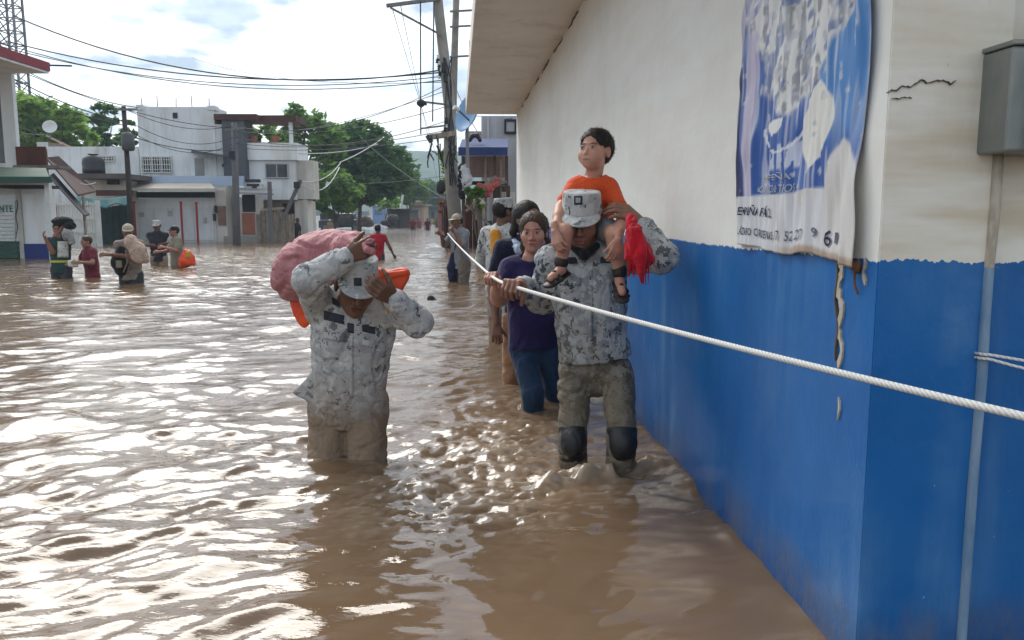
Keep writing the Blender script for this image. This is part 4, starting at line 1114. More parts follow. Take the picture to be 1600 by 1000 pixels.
# ------------------------------------------------------------------ the man at the wall with the child on his shoulders
D = 3.50
JR = dict(s=1.0, hA=P(898, 572, D + .02), hB=P(963, 572, D + .02), neck=P(913, 390, D - .01), sA=P(860, 408, D), sB=P(968, 404, D),
    eA=P(846, 470, D + .12), wA=P(812, 443, D - .10), eB=P(1036, 402, D - .20), wB=P(1002, 349, D - .10),
    head=P(908, 346, D - .05), hf=A(-.14, -.95, -.22), hu=A(0, -.2, .95), build=.96, bare=.68)
JR['kA'] = P(895, 688, D - .09); JR['kB'] = P(972, 690, D - .20)
gz = -.40
JR['aA'] = A(JR['kA'][0] + .01, JR['kA'][1] + .10, gz + .07); JR['aB'] = A(JR['kB'][0], JR['kB'][1] + .14, gz + .07)
wA, wB = JR['wA'], JR['wB']
ropeL = P(770, 430, 4.32); ropeM = P(797, 437, D - .25); ropeR = P(1640, 660, 1.33)
solR = person('man in grey camouflage and black knee pads carrying a child on his shoulders', JR, (.27, .14, .095), [
    trousers(camoBt, .007, .84, 1.9, .0075, 13, top=.08, fs=8),
    shirt(camoB, .0062, 1.06, 1.85, arm=1.05, fscale=7, hem=JR['hA'] * .5 + JR['hB'] * .5 + A(0, 0, .035), collar=True, amp=.008, seed=15, name='jacket', flare=1.0),
    cap(camoA, .005)], h=.010, hands=[
    dict(w=wA, d=P(788, 438, D - .26) - wA, n=A(-.2, -.3, -.9), th=A(-.3, -.9, .1), curl=(1.0, 1.1, .7), s=1.08, thumb=(.5, 1.0), tcurl=.7),
    dict(w=wB, d=P(968, 322, D - .14) - wB, n=A(-.35, .55, -.5), th=A(-.3, 0, .8), curl=(.5, .55, .4), s=1.08, thumb=(.35, .5))], lips=(.27, .12, .10))
# neck of the dark undershirt
C_ = Vol(); C_.chain([P(893, 384, D - .08), P(913, 399, D - .13), P(932, 384, D - .08)], [.016, .022, .016], .015); gar('undershirt', C_, .005, mnavy_t, solR, .001)
for e in 'AB':
    k_, a_ = JR['k' + e], JR['a' + e]; V_ = Vol(); dn = nrm(a_ - k_)
    V_.ell(k_ + A(0, -.032, .004), A(.060, .050, .072), None, .012); V_.ell(k_ + A(0, -.064, -.002), A(.040, .024, .052), None, .014)
    V_.seg(k_ + A(0, .01, .030), k_ + A(0, .01, .046), .065, .065, .01); V_.seg(k_ + dn * .045 + A(0, .005, 0), k_ + dn * .062 + A(0, .005, 0), .064, .064, .01)
    V_.cut(k_ + A(0, 0, .062), A(0, .35, 1)); V_.cut(k_ + dn * .085, dn)
    gar('knee_pad', V_, .005, mblack, solR, .002, 16, 4)
for (u0, v0, u1, v1, mt) in ((884, 402, 903, 412, mpatch), (916, 401, 928, 410, mpatch_l), (938, 402, 955, 411, mpatch)):
    px_patch('name_tape', solR, ('jacket',), u0, v0, u1, v1, mt, .003, (6, 4))
for (u0, v0, u1, v1) in ((897, 306, 910, 320),):
    px_patch('cap_badge', solR, ('cap_crown',), u0, v0, u1, v1, mpatch, .002, (6, 6)); px_patch('badge_centre', solR, ('cap_crown',), u0 + 3, v0 + 3, u1 - 3, v1 - 3, mpatch_l, .0065, (6, 6))
for (u0, v0, u1, v1) in ((877, 432, 908, 446), (935, 430, 962, 444)):
    px_patch('pocket_flap', solR, ('jacket',), u0, v0, u1, v1, camoB, .004, (6, 4), 2)
px_patch('placket', solR, ('jacket',), 919, 414, 926, 545, camoB, .004, (3, 16))
for (u0, v0, u1, v1) in ((873, 610, 884, 640),):
    px_patch('thigh_pocket', solR, ('trousers',), u0, v0, u1, v1, camoB, .006, (5, 6))

# ------------------------------------------------------------------ the child
D = 3.50; s = .62
JC = dict(s=s, hA=P(908, 345, D + .12), hB=P(938, 347, D + .12), neck=P(925, 279, D + .07), sA=P(897, 292, D + .06), sB=P(953, 294, D + .06),
    eA=P(876, 326, D - .04), wA=P(867, 362, D - .20), eB=P(974, 337, D - .06), wB=P(966, 374, D - .25),
    head=P(930, 236, D + .05), hf=A(-.58, -.80, .14), hu=A(.08, .12, 1), build=1.0, bare=1.0)
JC['kA'] = P(883, 362, D - .17); JC['kB'] = P(958, 366, D - .17); JC['aA'] = P(877, 414, D - .15); JC['aB'] = P(968, 430, D - .16)
JC['fA'] = nrm(A(-.55, -.8, -.25)); JC['fB'] = nrm(A(.02, -.9, -.42))
kid = person('small child in an orange shirt riding on the shoulders of the man', JC, (.52, .285, .205), [
    trousers(cloth('grey_shorts', (.16, .17, .20)), .007, .95, .72, .003, 4, 'shorts', .02),
    shirt(cloth('orange_tee', (.66, .085, .022), .12, .6, 22), .006, 1.06, .62, hem=P(922, 348, D + .10), amp=.006, seed=8, name='shirt', neckcut=.030),
    hair(hair_mat('hair_black', (.014, .010, .009)), 'short', .0045, 2600)], h=.006, hh=.0034, hscale=1.28, child=True, armr=1.02, legr=.94, hands=[
    dict(w=JC['wA'], d=P(869, 384, D - .22) - JC['wA'], n=A(.5, .5, 0), th=A(.6, -.6, 0), curl=(.6, .7, .5), s=.64, thumb=(.3, .5)),
    dict(w=JC['wB'], d=P(960, 400, D - .27) - JC['wB'], n=A(-.3, .8, 0), th=A(-.8, -.3, 0), curl=(.45, .6, .5), s=.64, thumb=(.4, .4))], lips=(.42, .17, .14))
msand = mat('dark_leather', (.022, .014, .013), .55, .3, 20, .3, 90)
for e in 'AB':
    a_, f_ = JC['a' + e], JC['f' + e]; V_ = Vol(); sd = nrm(np.cross(f_, A(0, 0, 1)))
    up = np.cross(sd, f_); so_ = a_ - A(0, 0, .028)
    V_.seg(so_ - f_ * .030 - up * .020, so_ + f_ * .098 - up * .026, .026, .031, .02, up, .38)
    V_.chain([so_ + sd * .028 + f_ * .045 - up * .02, so_ + f_ * .055 + up * .016, so_ - sd * .028 + f_ * .045 - up * .02], [.009, .009, .009], .012)
    V_.chain([so_ + sd * .03 + f_ * .082 - up * .02, so_ + f_ * .086 + up * .004, so_ - sd * .03 + f_ * .082 - up * .02], [.007, .008, .007], .012)
    V_.seg(a_ + A(0, 0, .012), a_ + A(0, 0, .020), .031, .031, .005); V_.seg(so_ - f_ * .032 - up * .02, a_ - f_ * .02, .012, .010, .01)
    gar('sandal', V_, .0045, msand, kid, 0)
# red cloth bundled in the carrying arm
mred = cloth('red_shawl', (.50, .008, .022), .2, .9, 26, 300)
V_ = Vol(); D = 3.13
V_.chain([P(984, 340, D + .12), P(992, 366, D + .04), P(999, 394, D + .03)], [.018, .034, .048], .03); V_.chain([P(986, 378, D + .03), P(985, 402, D + .03), P(986, 420, D + .03)], [.030, .026, .012], .03)
V_.chain([P(1008, 388, D + .04), P(1014, 406, D + .04), P(1011, 420, D + .04)], [.034, .032, .014], .02); V_.chain([P(1001, 400, D + .02), P(1003, 424, D + .02), P(1004, 440, D + .02)], [.034, .022, .008], .02)
v, q = V_.mesh(.0055); v = folds(v, q, .011, 14, 3, (1, 1, .22)); v = folds(v, q, .005, 30, 5, (1, 1, .25))
shw = thing('red_cloth', 'crumpled bright red fringed cloth hanging beside the riding child', 'cloth', P(1000, 440, D))
wmesh('cloth', v, q, mred, shw, True)
rg = random.Random(5); b = MB()
for i in range(26):
    u = 981 + i * 1.25; l = rg.uniform(8, 20) if u < 1000 else rg.uniform(10, 32)
    u_ = u + rg.uniform(-1, 1); p0 = P(u_, 410, D + .02 + rg.uniform(-.02, .02)); p1 = P(u_ + rg.uniform(-2, 2), 414 + l, D + .02)
    b.tube([p0, (np.array(p0) + np.array(p1)) / 2 + A(rg.uniform(-.003, .003), 0, 0), p1], .0032, 5, r1=.0015)
tag(b.build('fringe', mred, shw), kind='stuff')

# ------------------------------------------------------------------ the woman holding the rope behind them
D = 4.66
JW = dict(s=.94, hA=P(815, 538, D), hB=P(857, 538, D), neck=P(829, 402, D), sA=P(796, 420, D), sB=P(868, 420, D + .04),
    eA=P(780, 466, D - .12), wA=P(776, 436, D - .30), eB=P(884, 480, D + .0), wB=P(878, 520, D - .15),
    head=P(834, 363, D - .02), hf=A(-.16, -1, -.06), hu=A(-.04, -.05, 1), build=1.02)
JW['kA'] = P(833, 615, D - .12); JW['kB'] = P(868, 612, D + .03); JW['aA'] = A(JW['kA'][0], D - .04, -.33); JW['aB'] = A(JW['kB'][0], D + .16, -.33)
wom = person('woman in a purple top and blue jeans gripping the rope behind the child carrier', JW, (.47, .25, .185), [
    trousers(cloth('blue_jeans', (.018, .042, .088), .25, .6, 18), .009, .88, 1.9, .005, 13, top=.05),
    shirt(cloth('purple_top', (.019, .013, .066), .2, .5, 12), .008, 1.05, .55, hem=JW['hA'] * .5 + JW['hB'] * .5 - A(0, 0, .02), amp=.005, seed=9, belly=1.0, bust=1.0, neckcut=.022, name='top'),
    hair(hair_mat('hair_brown', (.050, .030, .020)), 'tied', .006, 2400)], h=.011, hh=.0045, female=True, armr=1.2, lips=(.33, .10, .08), hands=[
    dict(w=JW['wA'], d=P(768, 428, D - .36) - JW['wA'], n=A(0, -.3, -.9), th=A(-.3, -.9, 0), curl=(1.0, 1.1, .7), s=.95, thumb=(.5, 1.0), tcurl=.7)])

# ------------------------------------------------------------------ pose helper for the people further off
def pose(x, y, face, hgt=1.68, armA=None, armB=None, lean=0.0, head=(0, 1, 0), build=1.0, legs=.06, gz=None):
    """face: degrees, 0 = towards the camera; arms as ((elbow), (wrist)) in figure units: right, forward, up from the shoulder"""
    k = hgt / 1.72; g = foot_z(x, y) if gz is None else gz
    f = A(math.sin(R(face)), -math.cos(R(face)), 0); r = np.cross(f, A(0, 0, 1)); u = A(0, 0, 1)
    up = nrm(u + f * lean); L = lambda b, X_, F_, U_: b + k * (X_ * r + F_ * f + U_ * u)
    o = A(x, y, g); hip = o + A(0, 0, .90 * k)
    J = dict(s=k, build=build, hA=L(hip, -.088, 0, 0), hB=L(hip, .088, 0, 0), kA=L(o, -.10, legs, .48), kB=L(o, .10, -legs * .5, .48), aA=L(o, -.10, 0, .075), aB=L(o, .10, -legs * 1.6, .075))
    nk = hip + up * .54 * k; J['neck'] = nk
    J['sA'] = nk - r * .180 * k - up * .055 * k; J['sB'] = nk + r * .180 * k - up * .055 * k
    dn = (((-.06, -.02, -.28), (-.05, .06, -.52)), ((.06, -.02, -.28), (.05, .06, -.52)))
    for e, a_, dd in (('A', armA, dn[0]), ('B', armB, dn[1])):
        a_ = a_ or dd; J['e' + e] = L(J['s' + e], *a_[0]); J['w' + e] = L(J['s' + e], *a_[1])
    hd = head; J['head'] = nk + up * .155 * k + f * .03 * k; J['hf'] = nrm(r * hd[0] + f * hd[1] + u * hd[2]); J['hu'] = up
    # figure-right is -r of the image when facing us: joints A/B only name the sides
    return J
def hnd(J, e, d=None, curl=(.5, .6, .4), n=None):
    w = J['w' + e]; d = nrm(w - J['e' + e]) if d is None else nrm(d)
    n = A(0, .8, -.4) if n is None else n
    if abs(np.dot(nrm(n), d)) > .9: n = A(.7, .3, .1)
    return dict(w=w, d=d, n=n, th=A(0, -.6, .6), curl=curl, s=J['s'])

# ------------------------------------------------------------------ the people further along the flood
FH, FHH = .014, .0075
blackhair = hair_mat('hair_black', (.014, .010, .009))
tan_skin, br_skin = (.30, .155, .105), (.22, .115, .075)
def place(u, v): p = G(u, v); return float(p[0]), float(p[1])
ref = {}
# two waders just behind the woman
x, y = .10, 5.25
J = pose(x, y, 8, 1.60, ((-.06, .02, -.27), (-.02, .18, -.40)), None, head=(-.5, .9, 0), gz=-.40)
sc_ = cloth('floral_scarf', (.42, .48, .60), .5, .6, 30)
o = person('dark haired wader in navy shirt and pale scarf half hidden behind the purple top', J, br_skin, [shirt(cloth('navy_tee', (.012, .014, .035)), .010, 1.06, .6, amp=.005, seed=3, name='shirt'),
    trousers(cloth('brown_trousers', (.30, .16, .09)), .011, .95, 1.8, .006, 5), hair(blackhair, 'tied', .007)], h=.012, hh=.006, hands=[hnd(J, 'A'), hnd(J, 'B')], female=True)
C_ = Vol(); nk = J['neck']; C_.chain([nk + A(-.09, -.04, -.01), nk + A(-.05, -.10, -.05), nk + A(.03, -.11, -.06), nk + A(.08, -.03, 0)], [.03, .034, .034, .03], .02); gar('scarf', C_, .008, sc_, o, .008, 18, 2)
x, y = float(P(786, 400, 7.2)[0]), 7.2
J = pose(x, y, 150, 1.66, ((-.10, .05, -.26), (-.12, .20, -.36)), ((.10, .05, -.26), (.14, .10, -.46)), head=(.5, .9, 0), gz=-.40)
o = person('camouflaged wader with an orange shoulder patch walking away along the wall', J, dark_skin, [shirt(camoA, .011, 1.12, 1.85, collar=True, amp=.008, seed=6, name='jacket'), trousers(camoA, .012, 1, 1.8, .006, 6), hair(blackhair, 'short', .008), cap(camoA, .008)],
    h=.013, hh=.007, hands=[hnd(J, 'A'), hnd(J, 'B')])
C_ = Vol(); C_.seg(P(774, 366, 7.08), P(777, 390, 7.06), .050, .058, .03, A(0, 1, 0), .9); gar('shoulder_patch', C_, .009, cloth('amber_cloth', (.60, .26, .035)), o, .006, 14, 2)
C_ = Vol(); C_.chain([P(790, 386, 7.03), P(784, 410, 7.0), P(767, 430, 7.0), P(764, 440, 7.0)], [.016, .016, .018, .014], .02); gar('rifle_sling', C_, .008, mblack, o, 0)

# man further on, hauling the rope past the corner
x, y = place(722, 441); D = y
J = pose(x, y, -50, 1.70, ((-.08, .14, -.20), (.02, .22, .03)), ((.08, .14, -.20), (-.02, .26, -.02)), lean=.10, head=(.1, 1, -.05), gz=-.55)
handP = (J['wA'] + J['wB']) / 2
grey_tee = cloth('grey_tee', (.20, .205, .215)); khaki = cloth('wet_khaki', (.17, .145, .115), dirt=(.11, .085, .06))
o = person('man in grey shirt and pale cap hauling the rope beside the rusty sheets', J, br_skin, [shirt(grey_tee, .010, 1.12, .85, amp=.010, seed=2), trousers(khaki, .011, 1.12, 1.7, .010, 7), hair(blackhair, 'short', .008), cap(cloth('beige_cap', (.36, .31, .24)), .007, 'ball')],
    h=.013, hh=.007, hands=[hnd(J, 'A', A(-.5, -.3, .5), (1.1, 1.1, .7)), hnd(J, 'B', A(-.5, -.3, .4), (1.1, 1.1, .7))])
V_ = Vol(); V_.chain([P(709, 398, D - .02), P(706, 418, D - .02), P(707, 436, D - .02)], [.05, .085, .07], .03, A(0, 1, 0), .6)
bg = thing('bag', 'dark blue bag dangling beside the man hauling the rope', 'bag', P(707, 440, D)); gar('sack', V_, .012, cloth('navy_bag', (.02, .025, .06)), bg, .006, 12, 2)
V_ = Vol(); V_.seg(P(709, 400, D - .02), J['wA'] + A(.05, 0, -.02), .010, .010); gar('strap', V_, .008, MATS['navy_bag'], bg, 0)

# the cluster wading by the left-hand houses
x, y = place(97, 434); D = y
J = pose(x, y, 5, 1.72, ((.20, .08, .10), (.06, .06, .27)), ((-.12, .14, -.20), (-.06, .26, .06)), head=(-.2, 1, -.1))
gtee, t = newmat('green_jersey'); zt = t.z(t.n('ShaderNodeNewGeometry').outputs['Position'])
tc_ = t.ramp(t.noise(6, 4), [(.3, (.008, .030, .028)), (.7, (.016, .055, .048))])
t.base(t.mix(t.math('LESS_THAN', t.math('ABSOLUTE', t.math('SUBTRACT', zt, .30)), .018), tc_, (.45, .46, .05))); t.rough(.8); t.bump(t.noise(14, 3, dist=1), .5, .02)
o = person('man in dark green printed shirt balancing a black bag on his head', J, tan_skin, [shirt(gtee, .012, 1.12, .55, amp=.008, seed=4), trousers(cloth('dark_shorts', (.05, .055, .06)), .014, 1.05, .9, .006, 4, 'shorts'), hair(blackhair, 'short', .009)], h=FH, hh=FHH, hands=[hnd(J, 'A', A(.6, 0, .2)), hnd(J, 'B', A(0, -.5, .5))], build=1.05)
px_patch('shirt_print', o, ('shirt',), 90, 377, 107, 402, cloth('white_print', (.55, .55, .50), .4), .006, (7, 8))
V_ = Vol(); hd = J['head']; V_.ell(hd + A(.10, -.02, .14), A(.19, .13, .085), None, .03); V_.ell(hd + A(.24, -.03, .06), A(.10, .11, .08), None, .03)
b1 = thing('bag', 'black bag balanced on the head of the green shirted man', 'bag', hd + A(.05, 0, .06)); gar('bag_body', V_, .012, cloth('black_nylon', (.012, .012, .014)), b1, .010, 9, 2)
V_ = Vol(); V_.ell(hd + A(.22, -.08, -.10), A(.10, .09, .11), None, .03); V_.ell(hd + A(.27, -.07, -.20), A(.06, .07, .08), None, .03)
b2_ = thing('bundle', 'pale grey cloth bundle on the shoulder of the green shirted man', 'bundle', hd + A(.24, -.06, -.28)); gar('cloth', V_, .012, cloth('grey_bundle', (.30, .30, .29), .4), b2_, .012, 9, 3)
x, y = place(145, 434); D = y
J = pose(x, y, -35, 1.48, ((-.12, .10, -.22), (.02, .30, -.20)), ((.14, .06, -.22), (-.02, .27, -.26)), head=(.1, 1, -.1), lean=.08)
maro = cloth('maroon_tee', (.13, .016, .030))
o = person('short person in maroon shirt clutching a small white parcel while wading', J, tan_skin, [shirt(maro, .012, 1.15, .55, amp=.008, seed=4, belly=.9), trousers(maro, .014, 1.1, .9, .006, 4, 'shorts'), hair(hair_mat('hair_brown', (.05, .03, .02)), 'short', .009)], h=FH, hh=FHH, hands=[hnd(J, 'A', A(-.4, -.6, .1)), hnd(J, 'B', A(-.5, -.6, .1))])
V_ = Vol(); c_ = (J['wA'] + J['wB']) / 2 + A(-.02, -.05, .0); V_.box(c_, A(.08, .05, .06), frame(A(.3, -1, .2), A(0, 0, 1)), .02, .01)
tag(gar('parcel', V_, .009, cloth('white_plastic', (.62, .60, .56)), None, .006, 14, 2), 'small white parcel held by the maroon shirted wader', 'parcel')
x, y = place(206, 444); D = y
J = pose(x, y, 8, 1.70, ((.16, .10, -.22), (-.05, .26, -.25)), ((-.20, .10, -.20), (.06, .28, -.15)), head=(-.25, 1, -.15))
olv = cloth('dusty_tee', (.22, .18, .145), .3, dirt=(.12, .06, .06))
o = person('man in dusty brown shirt hugging a pale furry bundle above the flood', J, br_skin, [shirt(olv, .012, 1.15, .6, amp=.008, seed=4), trousers(cloth('dark_apron', (.035, .04, .045)), .014, 1.12, .9, .006, 4, 'shorts'), hair(blackhair, 'short', .009), cap(cloth('beige_cap', (.36, .31, .24)), .009, 'ball')], h=FH, hh=FHH, hands=[hnd(J, 'A', A(.6, -.3, 0)), hnd(J, 'B', A(-.6, -.3, 0))])
V_ = Vol(); ce = P(213, 392, D - .30); V_.ell(P(205, 378, D - .30), A(.105, .11, .115), None, .03); V_.ell(ce + A(.03, 0, -.02), A(.13, .12, .17), None, .05); V_.ell(P(222, 402, D - .30), A(.10, .10, .10), None, .04)
fl = thing('bundle', 'pale fluffy bundle held against the chest of the dusty man', 'bundle', P(212, 415, D - .3)); gar('fleece', V_, .011, cloth('pale_fleece', (.50, .37, .29), .35, .9, 30), fl, .012, 20, 3)
V_ = Vol(); V_.chain([P(190, 392, D - .12), P(187, 410, D - .12), P(189, 422, D - .12)], [.09, .13, .10], .05, A(0, 1, 0), .7)
bk = thing('backpack', 'dark backpack hanging from the arm of the dusty man', 'backpack', P(189, 428, D - .12)); gar('pack', V_, .012, cloth('black_nylon', (.012, .012, .014)), bk, .008, 12, 3)
V_ = Vol(); V_.box(P(186, 413, D - .235), A(.05, .02, .06), np.eye(3), .015, .01); gar('pocket', V_, .010, cloth('tan_pocket', (.22, .18, .13)), bk, .003, 14, 2)
V_ = Vol(); V_.chain([P(196, 392, D - .2), P(199, 410, D - .24), P(193, 425, D - .2)], [.012, .012, .012]); gar('strap', V_, .010, cloth('tan_pocket', (.22, .18, .13)), bk, 0)
x, y = place(249, 414)
J = pose(x, y, 10, 1.73, ((.14, .10, -.23), (-.10, .30, -.16)), ((-.14, .10, -.23), (.10, .30, -.20)), head=(.0, 1, -.1))
o = person('man in dark shirt and grey cap wading with folded arms by red posts', J, dark_skin, [shirt(cloth('charcoal_tee', (.025, .025, .032), .5), .013, 1.14, .6, amp=.008, seed=4), trousers(camoA, .015, 1.1, 1.5, .006, 4), hair(blackhair, 'short', .010), cap(camoA, .010)], h=.016, hh=.009, hands=[hnd(J, 'A', A(.6, -.2, 0)), hnd(J, 'B', A(-.6, -.2, 0))])
x, y = place(277, 418); D = y
J = pose(x, y, -48, 1.62, ((-.12, .10, -.22), (.0, .34, -.14)), ((.12, .05, -.24), (.10, .28, -.26)), head=(0, 1, 0))
o = person('man in olive shirt and dark cap turned towards the man with folded arms', J, (.36, .17, .12), [shirt(cloth('olive_tee', (.20, .185, .135)), .013, 1.2, .75, amp=.008, seed=9), trousers(khaki, .015, 1.1, 1.5, .006, 4), hair(blackhair, 'short', .010), cap(cloth('black_cap', (.015, .015, .02)), .010, 'ball')], h=.016, hh=.009, hands=[hnd(J, 'A', A(-.7, -.2, 0)), hnd(J, 'B', A(-.6, -.4, 0))])
V_ = Vol(); V_.chain([P(292, 396, D - .28), P(290, 408, D - .3), P(285, 414, D - .3)], [.09, .13, .08], .05); V_.chain([P(298, 402, D - .25), P(302, 412, D - .25)], [.08, .05], .04)
lv = thing('life_vest', 'orange life vest held at the water by the olive shirted man', 'life vest', P(290, 416, D - .28)); gar('padding', V_, .013, mor, lv, .014, 8, 5)
V_ = Vol(); V_.box(P(294, 398, D - .39), A(.05, .02, .07), np.eye(3), .015, .01); gar('reflector_tape', V_, .012, myel, lv, .003)
x, y = place(591, 406); D = y
J = pose(x, y, 172, 1.62, ((-.06, .06, -.28), (-.05, .22, -.40)), ((.14, .0, -.26), (.24, .02, -.48)), head=(0, 1, 0))
o = person('person in red shirt wading away up the middle of the street', J, (.13, .065, .045), [shirt(cloth('red_tee', (.33, .012, .022)), .014, 1.08, .35, amp=.008, seed=4), trousers(cloth('dark_shorts', (.05, .055, .06)), .016, 1.0, .9, .006, 4, 'shorts'), hair(blackhair, 'short', .010)], h=.017, hh=.010, hands=[hnd(J, 'A'), hnd(J, 'B')])
x, y = place(466, 376); D = y
J = pose(x, y, 20, 1.76, ((.10, .06, -.24), (.16, .20, -.40)), None, head=(0, 1, 0))
o = person('man in dark shirt and cap wading by the wooden fence', J, br_skin, [shirt(cloth('dusk_tee', (.045, .04, .05)), .018, 1.14, .6, amp=.006, seed=4), trousers(MATS['dark_shorts'], .02, 1.0, .9, .004, 4, 'shorts'), cap(cloth('olive_cap', (.07, .07, .05)), .012, 'ball')], h=.022, hh=.012, hands=[hnd(J, 'A'), hnd(J, 'B')])
V_ = Vol(); V_.seg(P(438, 377, D - .6), P(452, 374, D - .6), .14, .10, .05, A(0, 0, 1), .8); V_.seg(P(446, 372, D - .6), P(458, 368, D - .4), .06, .05)
tag(gar('floating_sack', V_, .03, MATS['black_nylon'], None, .02, 5, 4), 'dark floating sack pulled along by the man near the fence', 'sack')
x, y = place(516, 362)
J = pose(x, y, 0, 1.62, None, None)
person('person in pale cap wading in front of the dark pickup', J, tan_skin, [shirt(cloth('tan_tee', (.25, .20, .14)), .02, 1.1, .6, amp=.006, seed=4), trousers(MATS['dark_shorts'], .022, 1.0, .9, .004, 4, 'shorts'), cap(cloth('white_cap', (.55, .54, .50)), .013, 'ball')], h=.025, hh=.014, hands=[hnd(J, 'A'), hnd(J, 'B')])
for u, v, hg, fc, c_, lb in ((614, 353, 1.66, 10, (.22, .22, .24), 'small distant wader in grey shirt near the blue kiosk'), (627, 353.4, 1.66, -20, (.10, .11, .12), 'small distant wader in charcoal shirt near the blue kiosk'),
        (645, 358.5, 1.68, 5, (.20, .012, .02), 'distant wader in bright red shirt coming down the street'), (668, 359, 1.68, -8, (.12, .012, .025), 'distant wader in deep maroon shirt coming down the street'),
        (655, 355.4, 1.64, 0, (.28, .04, .05), 'distant wader in faded pink shirt between the two red ones'), (683, 355, 1.60, 15, (.10, .075, .06), 'distant wader in brown shirt beside the rusty sheets'),
        (602, 351, 1.66, -15, (.36, .34, .30), 'distant wader in cream shirt right before the kiosk'), (637, 350.5, 1.66, 15, (.05, .07, .14), 'distant wader in blue shirt by the tin shack'), (676, 350, 1.66, 0, (.30, .26, .05), 'distant wader in mustard shirt near the shuttered house'), (486, 366, 1.64, 30, (.30, .30, .32), 'wader in light shirt behind the plank fence man')):
    x, y = place(u, v); J = pose(x, y, fc, hg)
    person(lb, J, br_skin, [shirt(cloth('tee_' + str(int(u)), c_), .026, 1.15, .6, amp=.006, seed=4), trousers(MATS['dark_shorts'], .028, 1.0, .9, .004, 4, 'shorts'), hair(blackhair, 'short', .016)], h=.03, hh=.018, hands=[hnd(J, 'A'), hnd(J, 'B')], group=None)
# thing bobbing in the flood
c_ = G(673, 468); V_ = Vol(); V_.ell(c_ + A(0, 0, .012), A(.050, .045, .045), None, .02); V_.ell(c_ + A(.05, 0, -.005), A(.04, .03, .02), None, .02)
tag(gar('coconut', V_, .008, mat('husk', (.035, .030, .026), .8, .4, 30, .5, 90), None, .003, 25, 2), 'small dark husk bobbing in the open flood water', 'debris')

# ------------------------------------------------------------------ houses across the flood
BZ = -1.0
def wb(name, u0, v0, u1, v1, y, th, material, parent, bevel=0.0, z0=None):
    lo, hi = obox(u0, v0, u1, v1 if v1 else v0 + 10, y, th)
    lo = list(lo)
    if v1 is None: lo[2] = BZ
    return MB().box(lo, hi).build(name, material, parent, bevel=bevel)
def window(parent, u0, v0, u1, v1, y, bars=0, mull=1, frame_m=None, glass=None, hbars=0):
    """pane, frame and bars, each bar a piece of its own"""
    fm = frame_m or mat('frame_white', (.55, .55, .53), .6, .1, 6, .1); gl = glass or MATS['window_glass']
    w = wb('window', u0, v0, u1, v1, y - .03, .04, gl, parent)
    lo, hi = obox(u0, v0, u1, v1, y, .1); t_ = .05
    for a, b_ in (((lo[0] - t_, y - .07, hi[2]), (hi[0] + t_, y - .01, hi[2] + t_)), ((lo[0] - t_, y - .09, lo[2] - t_), (hi[0] + t_, y - .01, lo[2])), ((lo[0] - t_, y - .07, lo[2] + .001), (lo[0], y - .01, hi[2] - .001)), ((hi[0], y - .07, lo[2] + .001), (hi[0] + t_, y - .01, hi[2] - .001))):
        MB().box(a, b_).build('frame', fm, w)
    for i in range(mull):
        x = lo[0] + (hi[0] - lo[0]) * (i + 1) / (mull + 1); MB().box((x - .025, y - .06, lo[2] + .002), (x + .025, y - .032, hi[2] - .002)).build('mullion', fm, w)
    for i in range(bars):
        x = lo[0] + (hi[0] - lo[0]) * (i + .5) / bars; MB().box((x - .014, y - .10, lo[2] - .03), (x + .014, y - .074, hi[2] + .03)).build('bar', fm, w)
    for i in range(hbars):
        z = lo[2] + (hi[2] - lo[2]) * (i + .5) / hbars; MB().box((lo[0] - .03, y - .125, z - .014), (hi[0] + .03, y - .102, z + .014)).build('bar', fm, w)
    return w
mg_, t = newmat('window_glass'); t.base(t.ramp(t.noise(2, 3), [(.3, (.02, .025, .03)), (.7, (.07, .08, .09))])); t.rough(.12)
stw = mat('stucco_white', (.66, .69, .71), .9, .12, .9, .4, 14, dirt=(.47, .47, .45))
stw2 = mat('stucco_bright', (.72, .74, .75), .9, .10, .9, .3, 14, dirt=(.54, .51, .46))
stg = mat('stucco_cream', (.56, .54, .49), .9, .14, .5, .4, 14, dirt=(.36, .32, .27))
slate = mat('slate_panel', (.085, .090, .105), .8, .2, .8, .3, 20)
rustm = mat('rust_sheet', (.115, .040, .026), .85, .35, 1.5, .4, 20, dirt=(.06, .022, .016))
brownm = mat('brown_tin', (.085, .034, .026), .8, .3, 1.2, .3, 20, dirt=(.05, .02, .016))
bluef = mat('pale_blue_fascia', (.36, .44, .56), .7, .1, 1, .2)
beig = mat('beige_tin', (.52, .46, .38), .7, .15, 1.4, .2, 20)
redp = mat('red_paint', (.28, .022, .030), .6, .2, 4, .2)
greenp = mat('green_paint', (.022, .075, .050), .7, .3, 2, .2); dkgreen = mat('dark_green_boards', (.012, .030, .028), .8, .4, 3, .3)
tealt = cloth('teal_tarp', (.03, .115, .125), .2, .8, 3, 60)
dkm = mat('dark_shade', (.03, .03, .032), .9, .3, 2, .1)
whp = mat('white_paint', (.60, .62, .60), .6, .15, 4, .2)
bluep = mat('blue_plinth', (.015, .030, .16), .7, .25, 1.5, .2)
woodm = mat('weathered_wood', (.30, .25, .20), .9, .3, 6, .4, 40, dirt=(.16, .12, .09))
conc = mat('concrete_pole', (.26, .245, .22), .9, .2, 3, .3, 30)
blackm = mat('black_plastic', (.018, .018, .022), .45, .2, 4, .1)

